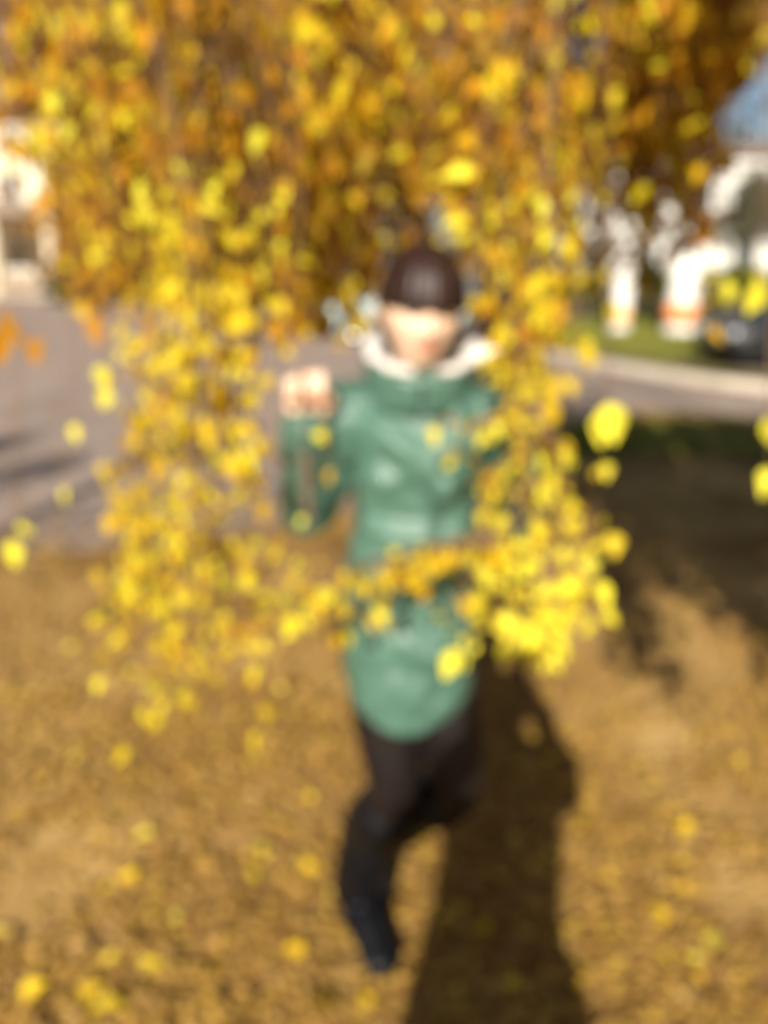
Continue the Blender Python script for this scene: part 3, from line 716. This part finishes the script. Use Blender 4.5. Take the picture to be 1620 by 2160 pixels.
# ================================================================== PEOPLE
SKIN, nt_, b_ = newmat('skin'); b_.inputs['Base Color'].default_value = (.82, .58, .42, 1); b_.inputs['Roughness'].default_value = .5
b_.inputs['Subsurface Weight'].default_value = .12; b_.inputs['Subsurface Radius'].default_value = (.02, .008, .004); b_.inputs['Subsurface Scale'].default_value = .3
LIPS, nt_, b_ = newmat('lips'); b_.inputs['Base Color'].default_value = (.62, .12, .09, 1); b_.inputs['Roughness'].default_value = .35
NAIL, nt_, b_ = newmat('red_nail_polish'); b_.inputs['Base Color'].default_value = (.75, .10, .05, 1); b_.inputs['Roughness'].default_value = .2
EYEW, nt_, b_ = newmat('eye_white'); b_.inputs['Base Color'].default_value = (.75, .73, .70, 1); b_.inputs['Roughness'].default_value = .2
IRIS, nt_, b_ = newmat('iris'); b_.inputs['Base Color'].default_value = (.04, .025, .015, 1); b_.inputs['Roughness'].default_value = .15
HAIR = noisy('dark_brown_hair', [(.35, (.012, .006, .005)), (.65, (.035, .015, .011))], 60, 4, rough=.42, bump=.5, bscale=150, dist=.002)
LEATHER = noisy('green_leather', [(.3, (.040, .105, .076)), (.7, (.080, .170, .128))], 5, 5, rough=.50, bump=.35, bscale=22, dist=.012, spec=.55, coat=.05)
LINING = noisy('pale_fleece_lining', [(.3, (.62, .57, .52)), (.7, (.80, .77, .74))], 60, 4, rough=.95, bump=.8, bscale=140, dist=.004)
TIGHTS = noisy('black_tights', [(.3, (.007, .005, .005)), (.7, (.013, .009, .009))], 30, rough=.5)
BOOT = noisy('black_boot_leather', [(.3, (.003, .0032, .004)), (.7, (.006, .0065, .009))], 12, spec=.18, rough=.42, bump=.2, bscale=30)
SOLE = noisy('grey_sole', [(.3, (.05, .05, .055)), (.7, (.10, .10, .11))], 12, rough=.6)
METAL, nt_, b_ = newmat('zip_metal'); b_.inputs['Base Color'].default_value = (.05, .105, .08, 1); b_.inputs['Roughness'].default_value = .5
WOOL = noisy('charcoal_wool', [(.3, (.02, .02, .024)), (.7, (.04, .04, .046))], 40, rough=.95, bump=.4, bscale=200, dist=.002)

def head_pts(nu=64, nv=48, scale=(1, 1, 1)):
    """local head surface rings; face looks to -Y"""
    rings = []
    for j in range(1, nv):
        ph = math.pi * j / nv; z = math.cos(ph); rr = math.sin(ph); ring = []
        for i in range(nu):
            th = 2 * math.pi * i / nu; x = rr * math.cos(th); y = rr * math.sin(th)
            X_, Y_, Z_ = x * .074, y * .093, z * .115
            if z < .1:                          # jaw taper, pulled in at the nape
                k = (.1 - z) / 1.1; X_ *= 1 - .30 * k ** 1.4
                if y > 0: Y_ *= 1 - .38 * k
                else: Y_ = Y_ * (1 - .10 * k) 
            if y < 0:
                front = max(0, -y)
                gz = lambda c, s_: math.exp(-((Z_ - c) / s_) ** 2)
                gx = lambda c, s_: math.exp(-((X_ - c) / s_) ** 2)
                Y_ -= .024 * gx(0, .011) * gz(-.024, .013) * front        # nose tip
                Y_ -= .010 * gx(0, .009) * gz(.0, .020) * front        # bridge
                Y_ -= .007 * gx(0, .024) * gz(-.053, .009) * front        # lips
                Y_ += .004 * gx(0, .020) * gz(-.0535, .002) * front
                Y_ -= .010 * gx(0, .024) * gz(-.096, .014) * front        # chin
                Y_ += .011 * (gx(.031, .015) + gx(-.031, .015)) * gz(.010, .013) * front   # sockets
                Y_ -= .006 * (gx(.040, .018) + gx(-.040, .018)) * gz(-.022, .016) * front  # cheeks
                Y_ -= .005 * (gx(.028, .022) + gx(-.028, .022)) * gz(.024, .008) * front   # brow
            ring.append(Vector((X_ * scale[0], Y_ * scale[1], Z_ * scale[2])))
        rings.append(ring)
    return rings

def add_head(mb, M, s=1.0):
    rings = head_pts(); mb.loft([[M @ (v * s) for v in r] for r in rings])
    for sd in (-1, 1):                          # ears
        limb(mb, [M @ (Vector((sd * .070, .012, .022)) * s), M @ (Vector((sd * .079, .016, .004)) * s), M @ (Vector((sd * .070, .008, -.022)) * s)], [(.006, .012), (.009, .016), (.005, .009)], (1, 0, 0), 10, 3)

def add_hand(mb, wrist, u, n, side, curls, s=1.0, thumb_curl=.5):
    """u: towards fingers, n: palm faces this way, side: thumb side. returns thumb tip frame"""
    u = Vector(u).normalized(); n = (Vector(n) - u * Vector(n).dot(u)).normalized(); side = Vector(side); side = (side - u * side.dot(u) - n * side.dot(n)).normalized()
    w = Vector(wrist)
    limb(mb, [w - u * .03 * s, w, w + u * .035 * s, w + u * .075 * s], [(.024 * s, .019 * s), (.026 * s, .018 * s), (.037 * s, .016 * s), (.037 * s, .012 * s)], side, 16, 4)
    tips = []
    for k, (o_, ln) in enumerate(zip((.029, .010, -.010, -.028), (.95, 1.05, .98, .80))):
        p = w + u * (.078 - (.006 if k == 3 else 0)) * s + side * o_ * s; ang = 0; pts = [p - u * .012 * s, p]; rad = [.0095 * s, .0095 * s]
        for sgl, c_, r_ in zip((.040, .025, .020), curls, (.0088, .0080, .0068)):
            ang += c_ + .05 * k; d = u * math.cos(ang) + n * math.sin(ang); p = p + d * sgl * ln * s; pts.append(p); rad.append(r_ * s)
        limb(mb, pts, rad, side, 10, 3); tips.append((p, d))
    p = w + u * .018 * s + side * .026 * s; d = (side * .75 + u * .75 + n * .35).normalized(); pts = [p - d * .01 * s, p, p + d * .034 * s]
    d2 = (u * .85 + n * .75 * thumb_curl * 2 - side * thumb_curl).normalized(); pts.append(pts[-1] + d2 * .028 * s); d3 = (u * .5 - side * 1.3 * thumb_curl * 1.6 + n * .45).normalized(); pts.append(pts[-1] + d3 * .024 * s)
    limb(mb, pts, [.014 * s, .0135 * s, .0105 * s, .0098 * s, .0082 * s], n, 12, 3)
    return pts[-1], d3, tips, n, side

def wrinkle(amp, scale, seed=0., stretch=(1, 1, 1), folds=()):
    def fn(co, no):
        out = co.copy()
        for i in range(len(co)):
            x, y, z = co[i]
            v = noise.noise((x * scale * stretch[0] + seed, y * scale * stretch[1], z * scale * stretch[2])) + .5 * noise.noise((x * scale * 2.3 + seed, y * scale * 2.3, z * scale * 3.1))
            g_ = 0.
            if no[i][1] < .2:
                for (x0, z0, x1, z1, am, wd) in folds:       # soft ridges across the front of the coat
                    dx, dz = x1 - x0, z1 - z0; t_ = min(1, max(0, ((x - x0) * dx + (z - z0) * dz) / (dx * dx + dz * dz)))
                    dd = ((x - x0 - dx * t_) ** 2 + (z - z0 - dz * t_) ** 2) / (wd * wd)
                    if dd < 9: g_ += am * math.exp(-dd)
            out[i] = co[i] + no[i] * (amp * v + g_)
        return out
    return fn

def make_person(J, name, label, coat_mat, voxel, woman):
    root = empty(name, (J['pelvis'].x, J['pelvis'].y, 0)); tag(root, label, 'person'); off = Vector(root.location)
    def fin(me):
        me.transform(Matrix.Translation(-off)); return me
    HM = Matrix.Translation(J['head']) @ Matrix.Rotation(J.get('yaw', 0), 4, 'Z') @ Matrix.Rotation(J.get('roll', 0), 4, 'Y') @ Matrix.Rotation(J.get('pitch', 0), 4, 'X')
    hs = J.get('hs', 1.0); fs = J.get('fs', 1.0)
    # body: one continuous surface
    mb = MB(); add_head(mb, HM, hs)
    nb = J['neck']; limb(mb, [nb, (nb + J['head']) / 2 + Vector((0, .012, -.02)), J['head'] + Vector((0, .02, -.05))], [(.052, .05), (.047, .046), (.05, .05)], (1, 0, 0), 18, 4)
    pv = J['pelvis']; ch = J['chest']; sc = J['girth']
    limb(mb, [pv + Vector((0, 0, -.06)), pv + Vector((0, 0, .05)), pv.lerp(ch, .5), ch, nb + Vector((0, 0, -.03))], [(.10 * sc, .08 * sc), (.115 * sc, .085 * sc), (.09 * sc, .07 * sc), (.115 * sc, .08 * sc), (.06, .05)], (1, 0, 0), 24, 5)
    hands = []
    for s_ in ('R', 'L'):
        sh, el, wr = J['sho' + s_], J['elb' + s_], J['wri' + s_]
        limb(mb, [nb.lerp(sh, .5) + Vector((0, 0, -.03)), sh, sh.lerp(el, .5), el, el.lerp(wr, .4), wr], [(.045, .04), (.045, .042), (.036, .036), (.032, .032), (.032, .03), (.023, .020)], (1, 0, 0), 16, 5)
        h = J['hand' + s_]; hands.append(add_hand(mb, wr + (wr - el).normalized() * .01, h['u'], h['n'], h['side'], h['curl'], fs, h.get('tc', .5)))
        hp, kn, an = J['hip' + s_], J['kne' + s_], J['ank' + s_]
        limb(mb, [hp, hp.lerp(kn, .5), kn, kn.lerp(an, .35) + J['calf' + s_], an], [.075 * sc, .062 * sc, .047 * sc, .048 * sc, .032], (1, 0, 0), 16, 5)
        toe = J['toe' + s_]; limb(mb, [an + Vector((0, 0, -.02)), an.lerp(toe, .4) + Vector((0, 0, -.01)), toe], [(.032, .032), (.036, .028), (.030, .014)], (1, 0, 0), 14, 4)
    me = remeshed(mb, voxel, 2)
    # lips get their own colour
    me.materials.append(SKIN); me.materials.append(LIPS)
    inv = HM.inverted(); mi = np.zeros(len(me.polygons), np.int32)
    for p in me.polygons:
        c = p.center
        if abs(c.z - J['head'].z) < .14:
            l = inv @ c; l = l / hs
            if l.y < -.07 and abs(l.x) < .023 and abs(l.z + .053 - l.x * l.x * 7) < .0070 * (1 - (l.x / .025) ** 2) + .0008: mi[p.index] = 1
    me.polygons.foreach_set('material_index', mi)
    body = bpy.data.objects.new('body', fin(me)); COL.objects.link(body); body.parent = root
    me.polygons.foreach_set('use_smooth', np.ones(len(me.polygons), bool))
    # eyes
    for sd in (-1, 1):
        e = MB(); c = HM @ (Vector((sd * .030, -.0715, .007)) * hs)
        for r0, cc, mi_ in ((.0105, c, 0), (.0062, c + (HM.to_3x3() @ Vector((0, -.0062, -.0015))), 1)):
            rg = [[cc + Vector((math.sin(math.pi * j / 10) * math.cos(2 * math.pi * i / 14), math.sin(math.pi * j / 10) * math.sin(2 * math.pi * i / 14), math.cos(math.pi * j / 10))) * r0 - off for i in range(14)] for j in range(1, 10)]
            e.loft(rg, True, mi_)
        e.build('eye', [EYEW, IRIS], root, True)
    # hair: shell with a straight fringe in front
    hb = MB(); nu = 96; rings_o = []; rows_ = 26; sd0 = 1.0 if woman else .96
    for j in range(rows_ + 1):
        ring = []
        for i in range(nu):
            th = 2 * math.pi * i / nu; fr = -math.sin(th)              # 1 at the front
            zb = (.016 if woman else .055) if fr > .35 else ((.004 if woman else .0) if fr > -.1 else (-.085 if woman else -.05))
            if .2 < fr <= .35: zb = (.016 if woman else .055) * ((fr - .2) / .15) + (.004 if woman else 0) * (1 - (fr - .2) / .15)
            if -.3 < fr <= -.1: zb = (.004 if woman else 0) * ((fr + .3) / .2) + (-.085 if woman else -.05) * (1 - (fr + .3) / .2)
            zb += .004 * math.sin(i * 2.7) * (1 if fr > .3 else 1.5)
            t_ = j / rows_; pb = math.acos(max(-1, min(1, zb / .126))); ph = pb * (1 - t_) + .03 * t_
            z = math.cos(ph) * .126; z = z if z < .04 else .04 + (z - .04) * .90; rr = math.sin(ph) ** .78
            grow = 1 + .035 * math.sin(i * 1.9) * (1 - t_) * .6 + .012 * math.sin(i * 5.1)
            y_ = rr * math.sin(th) * (.106 if math.sin(th) < 0 else .102); x_ = rr * math.cos(th) * .084
            if z < 0 and math.sin(th) > 0: y_ *= 1 + z * 2.5
            ring.append(Vector((x_ * grow, y_ * grow, z)))
        rings_o.append(ring)
    inner = [[v * .86 for v in r] for r in rings_o]
    hb.loft([[HM @ (v * hs) for v in r] for r in inner[::-1] + rings_o], True)
    hme = hb.mesh('hair'); fin(hme); link_mesh('hair', hme, HAIR, root, True)
    if woman:
        bn = MB(); cen = HM @ Vector((0, .105, .01)); rg = []
        for j in range(1, 12):
            ph = math.pi * j / 12; rg.append([cen + Vector((math.sin(ph) * math.cos(a) * .04, math.sin(ph) * math.sin(a) * .032, math.cos(ph) * .042)) * (1 + .05 * math.sin(a * 9 + j)) - off for a in [2 * math.pi * i / 30 for i in range(30)]])
        bn.loft(rg); bn.build('hair_bun', HAIR, root, True)
    # coat
    cb = MB(); cb.loft([[v for v in r] for r in J['coat']])
    for s_ in ('R', 'L'):
        sh, el, wr = J['sho' + s_], J['elb' + s_], J['wri' + s_]; k = J['sleeve']
        limb(cb, [ch.lerp(sh, .6) + Vector((0, 0, .0)), sh, sh.lerp(el, .45), el, el.lerp(wr, .45), el.lerp(wr, .9)], [.07 * k, .068 * k, .060 * k, .056 * k, .052 * k, .043 * k], (1, 0, 0), 20, 6)
    cme = remeshed(cb, .0075, 3, wrinkle(J.get('wamp', .007), 11., 3., (1, 1, 1.6), J.get('folds', ())))
    link_mesh('coat', fin(cme), coat_mat, root, True)
    for s_ in ('R', 'L'):                      # cuffs
        el, wr = J['elb' + s_], J['wri' + s_]; d = (wr - el).normalized(); c = MB(); k = J['sleeve']
        limb(c, [el.lerp(wr, .86), el.lerp(wr, .97)], [.046 * k, .045 * k], (1, 0, 0), 20, 3); m_ = c.mesh('cuff'); link_mesh('cuff', fin(m_), coat_mat, root, True)
    # legwear
    tb = MB()
    for s_ in ('R', 'L'):
        hp, kn, an = J['hip' + s_], J['kne' + s_], J['ank' + s_]; a_ = .013 if woman else .02
        limb(tb, [hp + Vector((0, 0, .03)), hp.lerp(kn, .5), kn, kn.lerp(an, .35) + J['calf' + s_], an + Vector((0, 0, .03))], [.078 * sc + a_, .064 * sc + a_, .048 * sc + a_, .049 * sc + a_, .034 + a_], (1, 0, 0), 16, 5)
    tme = remeshed(tb, .007, 2); link_mesh('tights' if woman else 'trousers', fin(tme), TIGHTS if woman else WOOL, root, True)
    for s_ in ('R', 'L'):
        kn, an, toe = J['kne' + s_], J['ank' + s_], J['toe' + s_]; bb = MB(); top = kn.lerp(an, .22 if woman else .75)
        fwd = (Vector((toe.x, toe.y, 0)) - Vector((an.x, an.y, 0)) + Vector((0, -.001, 0))).normalized()
        if abs(toe.z - an.z) > .15: fwd = Vector((.1, -1, 0)).normalized()
        sdv = Vector((0, 0, 1)).cross(fwd); g0 = J['gz' + s_]
        limb(bb, [top, top.lerp(an, .3) + J['calf' + s_] * .8, top.lerp(an, .7), an + Vector((0, 0, -.01))], [.074, .077, .068, .059], (1, 0, 0), 18, 5)
        limb(bb, [an + Vector((0, 0, -.02)) - fwd * .012, an.lerp(toe, .4) + Vector((0, 0, -.006)), toe + (toe - an).normalized() * .012], [(.050, .050), (.052, .043), (.047, .030)], sdv, 18, 5)
        bme = remeshed(bb, .005, 3); bo = link_mesh('boot', fin(bme), BOOT, root, True)
        so_ = MB(); dv = (toe - an).normalized(); dn = dv.cross(sdv).normalized(); dn = dn if dn.z < 0 or abs(dn.z) < .3 and dn.dot(fwd) > 0 else -dn
        heel = Vector((an.x, an.y, an.z)) + dn * .075 - dv * .035 if (an.z - toe.z) > .15 else Vector((an.x, an.y, .012)) - fwd * .035
        tt = toe + dn * .012 + dv * .02 if (an.z - toe.z) > .15 else Vector((toe.x, toe.y, .012)) + fwd * .025
        limb(so_, [heel - off, heel.lerp(tt, .5) - off, heel.lerp(tt, .78) - off, tt - off], [(.034, .010), (.036, .010), (.044, .011), (.030, .010)], sdv, 20, 5)
        so_.build('sole', SOLE, bo)
    return root, off, hands, HM

V3 = lambda *a: Vector(a)
CX, CY = .06, 1.45
def coat_rings(spec, n=40):
    out = []
    for i, (x, y, z, a, b) in enumerate(spec):
        ring = ell((x, y, z), a, b, n, p=2.3)
        if i < 2:                                # rounded shirt-tail hem
            for v in ring: v.z += .055 * abs((v.x - x) / a) ** 2.2
        out.append(ring)
    return out
WJ = dict(head=V3(.066, 1.40, 1.528), neck=V3(.065, 1.455, 1.39), chest=V3(.072, 1.46, 1.27), pelvis=V3(.052, 1.48, .92), girth=.95,
          yaw=R(8), pitch=R(9), roll=R(2), hs=.94, fs=.95,
          shoR=V3(-.068, 1.465, 1.335), elbR=V3(-.155, 1.52, 1.115), wriR=V3(-.142, 1.375, 1.325),
          shoL=V3(.212, 1.465, 1.335), elbL=V3(.275, 1.51, 1.11), wriL=V3(.262, 1.37, 1.275),
          hipR=V3(-.015, 1.48, .86), kneR=V3(.022, 1.44, .50), ankR=V3(-.075, 1.585, .10), toeR=V3(-.005, 1.43, .03), calfR=V3(-.005, .03, 0),
          hipL=V3(.12, 1.48, .86), kneL=V3(.165, 1.44, .51), ankL=V3(.0, 1.73, .14), toeL=V3(-.025, 1.61, .03), calfL=V3(0, .03, 0), gzR=-.012, gzL=-.012,
          handR=dict(u=(.02, -.12, 1), n=(.15, -1, -.1), side=(1, .1, 0), curl=(1.05, 1.35, .9), tc=.55),
          handL=dict(u=(-.05, -.2, 1), n=(-.55, -.8, 0), side=(-.8, .5, 0), curl=(1.0, 1.3, .9), tc=.55),
          sleeve=1.02, wamp=.0095, folds=[(-.02, 1.33, .13, 1.21, .014, .020), (.00, 1.26, .12, 1.13, -.008, .015), (-.03, 1.12, .12, 1.10, .009, .014), (-.02, 1.15, .10, 1.145, -.007, .012), (.0, .95, .13, .84, .008, .02), (.01, .80, .10, .76, .008, .02), (.17, 1.30, .10, 1.20, .009, .016), (-.05, 1.0, .02, .93, -.008, .014), (.04, 1.06, .15, 1.01, .008, .014), (.02, .92, .14, .93, -.008, .016), (.16, .88, .08, .74, -.008, .018), (.16, 1.22, .10, 1.10, -.009, .016), (-.06, .88, .02, .78, -.007, .018)],
          coat=coat_rings([(.055, 1.46, .690, .128, .112), (.055, 1.46, .735, .135, .118), (.054, 1.465, .85, .142, .122), (.053, 1.47, .96, .138, .118), (.055, 1.47, 1.07, .121, .105), (.06, 1.47, 1.15, .120, .104),
                           (.068, 1.465, 1.23, .133, .112), (.072, 1.465, 1.30, .140, .108), (.072, 1.465, 1.355, .125, .085), (.07, 1.46, 1.395, .075, .068), (.068, 1.455, 1.415, .055, .055)]))
woman, woff, whands, WHM = make_person(WJ, 'person', 'woman in a green leather coat holding hanging birch branches, smiling, dark fringe', LEATHER, .0042, True)

# collar, lining, zip, pockets, nails of the woman
def collar(spec, thick, mat, name, open_a=.28, n=56, parent=woman, off=woff, wob=.004):
    mb = MB(); o_, i_ = [], []
    for (x, y, z, a, b, tf) in spec:
        ro, ri = [], []
        for k in range(n + 1):
            th = -math.pi / 2 + open_a + (2 * math.pi - 2 * open_a) * k / n; wv = 1 + wob * 8 * math.sin(k * 1.3 + z * 50)
            p = Vector((x + a * wv * math.cos(th), y + b * wv * math.sin(th), z + tf * (-math.sin(th)) )); ro.append(p - off); ri.append(Vector((x + (a - thick) * wv * math.cos(th), y + (b - thick) * wv * math.sin(th), z + tf * (-math.sin(th)))) - off)
        o_.append(ro); i_.append(ri)
    rows = o_ + i_[::-1]; m = len(rows)
    vs = [v for r in rows for v in r]; w_ = n + 1; fs = []
    for j in range(m):
        j2 = (j + 1) % m
        for k in range(n): fs.append((j * w_ + k, j * w_ + k + 1, j2 * w_ + k + 1, j2 * w_ + k))
    fs.append(tuple(j * w_ for j in range(m))); fs.append(tuple(j * w_ + n for j in range(m))[::-1])
    mb.add(vs, fs); return mb.build(name, mat, parent, True)
collar([(.068, 1.460, 1.350, .106, .094, -.01), (.068, 1.455, 1.385, .102, .094, -.018), (.068, 1.45, 1.425, .103, .098, -.028), (.070, 1.45, 1.447, .106, .101, -.034)], .010, LEATHER, 'collar', .03)
collar([(.068, 1.455, 1.385, .084, .080, -.01), (.070, 1.45, 1.43, .092, .090, -.028), (.072, 1.45, 1.464, .099, .096, -.036), (.072, 1.45, 1.463, .107, .104, -.036), (.072, 1.45, 1.452, .110, .106, -.036)], .012, LINING, 'collar_lining', .22)
# folded-back fleece collar points
for sx, x0 in ((1, .175),):
    m_ = MB(); limb(m_, [V3(x0 - sx * .02, 1.40, 1.445), V3(x0 + sx * .012, 1.395, 1.452), V3(x0 + sx * .035, 1.42, 1.452)], [(.012, .016), (.017, .022), (.010, .014)], (0, 0, 1), 14, 5)
    me_ = remeshed(m_, .003, 1, wrinkle(.002, 60)); me_.transform(Matrix.Translation(-woff)); link_mesh('collar_point', me_, LINING, woman, True)
from mathutils.bvhtree import BVHTree
co_ = [c_ for c_ in woman.children if c_.name.startswith('coat')][0]; BV = BVHTree.FromPolygons([v.co + woff for v in co_.data.vertices], [tuple(p.vertices) for p in co_.data.polygons])
def surf(x, z):
    h_ = BV.ray_cast(Vector((x, .9, z)), Vector((0, 1, 0)))[0]; return h_.y if h_ else 1.38
def front_y_old(z):
    sp = [(.735, 1.342), (.85, 1.343), (.96, 1.352), (1.07, 1.365), (1.15, 1.366), (1.23, 1.353), (1.30, 1.357), (1.355, 1.380), (1.395, 1.39)]
    for (z0, y0), (z1, y1) in zip(sp, sp[1:]):
        if z <= z1: return y0 + (y1 - y0) * (z - z0) / (z1 - z0)
    return sp[-1][1]
zp = MB(); zs = np.linspace(.75, 1.40, 30)
zp.loft([[V3(.085 + dx, surf(.085, z) - .0035 + dy, z) - woff for dx, dy in ((-.002, .012), (-.002, -.001), (.002, -.001), (.002, .012))] for z in zs]); zp.build('zip', METAL, woman)
for s_ in (-1, 1):
    pk = MB(); rg = []
    for t_ in np.linspace(-.042, .042, 9):
        x_ = .06 + s_ * .075 + t_; zc = .945 - s_ * t_ * .35; y_ = surf(x_, zc)
        rg.append([V3(x_, y_ + a, zc + b) - woff for a, b in ((.004, .013), (-.0045, .011), (-.0055, -.011), (.004, -.013))])
    pk.loft(rg); pk.build('pocket_flap', LEATHER, woman)
TRIM = noisy('brown_trim', [(.3, (.16, .11, .08)), (.7, (.24, .18, .14))], 40, rough=.7)
el, wr = WJ['elbR'], WJ['wriR']; m_ = MB(); pts_ = [el.lerp(wr, t_) + Vector((.006, -.042 - .004 * math.sin(3 * t_), -.028)) for t_ in (.08, .3, .5, .7, .9)]
limb(m_, pts_, [(.009, .006)] * 5, (1, 0, 0), 10, 4); me_ = m_.mesh('sleeve_trim'); me_.transform(Matrix.Translation(-woff)); link_mesh('sleeve_trim', me_, TRIM, woman, True)
for (tp, d3, tips, n_, sd_) in whands:
    nl = MB(); c = tp + n_ * .0072; u_ = d3.normalized(); s2 = u_.cross(n_).normalized()
    rg = [[c + (u_ * math.cos(a) * .0075 + s2 * math.sin(a) * .006) * k + n_ * h_ - woff for a in [2 * math.pi * i / 16 for i in range(16)]] for k, h_ in ((1, -.002), (.95, .0005), (.5, .0014))]
    nl.loft(rg); nl.build('nail', NAIL, woman, True)
    for tpp, dd in tips:
        nn = n_.cross(sd_); nl = MB(); nrm = (-(n_ * math.cos(0)) if False else sd_.cross(dd)).normalized(); nrm = nrm if nrm.dot(n_) > 0 else -nrm
        # nails sit on the back of each curled fingertip
        bk = sd_.cross(dd).normalized(); c = tpp - dd * .002
        outward = bk if (bk.dot(tpp - (tp)) > 0) else -bk
        c = c + outward * .0062
        rg = [[c + (dd * math.cos(a) * .006 + sd_ * math.sin(a) * .005) * k + outward * h_ - woff for a in [2 * math.pi * i / 12 for i in range(12)]] for k, h_ in ((1, -.0015), (.9, .0006))]
        nl.loft(rg); nl.build('nail', NAIL, woman, True)

# the photographer, whose shadow falls forward over the leaves
PJ = dict(head=V3(-0.082, -.36, 1.625), neck=V3(-0.082, -.38, 1.47), chest=V3(-0.082, -.40, 1.32), pelvis=V3(-0.082, -.40, .95), girth=1.12,
          yaw=R(180), pitch=R(-6), hs=1.0, fs=1.0,
          shoR=V3(0.083, -.40, 1.42), elbR=V3(0.125, -.24, 1.26), wriR=V3(0.078, -.11, 1.44),
          shoL=V3(-0.257, -.40, 1.42), elbL=V3(-0.285, -.25, 1.25), wriL=V3(-0.122, -.11, 1.44),
          hipR=V3(0.023, -.40, .90), kneR=V3(0.038, -.385, .50), ankR=V3(0.048, -.40, .10), toeR=V3(0.068, -.23, .03), calfR=V3(0, -.01, 0),
          hipL=V3(-0.157, -.40, .90), kneL=V3(-0.172, -.385, .50), ankL=V3(-0.182, -.40, .10), toeL=V3(-0.202, -.23, .03), calfL=V3(0, -.01, 0), gzR=-.012, gzL=-.012,
          handR=dict(u=(-.25, .6, .7), n=(-1, 0, 0), side=(0, -.6, .8), curl=(.35, .5, .4), tc=.2),
          handL=dict(u=(.25, .6, .7), n=(1, 0, 0), side=(0, -.6, .8), curl=(.35, .5, .4), tc=.2),
          sleeve=.92, wamp=.006,
          coat=coat_rings([(-.097, -.40, .50, .215, .17), (-.097, -.40, .56, .215, .17), (-.097, -.40, .75, .205, .16), (-.097, -.40, .92, .19, .15), (-.097, -.40, 1.10, .165, .13), (-.097, -.40, 1.25, .175, .13),
                           (-.097, -.40, 1.36, .19, .125), (-.067, -.395, 1.43, .16, .10), (-.067, -.385, 1.47, .085, .075), (-.067, -.38, 1.49, .06, .06)]))
make_person(PJ, 'person', 'photographer in a dark coat holding up a phone, seen only as a long shadow', WOOL, .006, False)
ph = empty('phone', (0, 0, 1.6)); ph.rotation_euler = (-TILT, 0, 0); tag(ph, 'black phone held up by the photographer', 'phone')
PHB, nt_, b_ = newmat('phone_body'); b_.inputs['Base Color'].default_value = (.02, .02, .02, 1); b_.inputs['Roughness'].default_value = .3
m_ = MB(); m_.box((0, -.016, -.055), (.036, .004, .075)); m_.build('case', PHB, ph)
m_ = MB(); m_.box((0, -.0208, -.055), (.033, .0006, .070)); m_.build('screen', GLASS, ph)
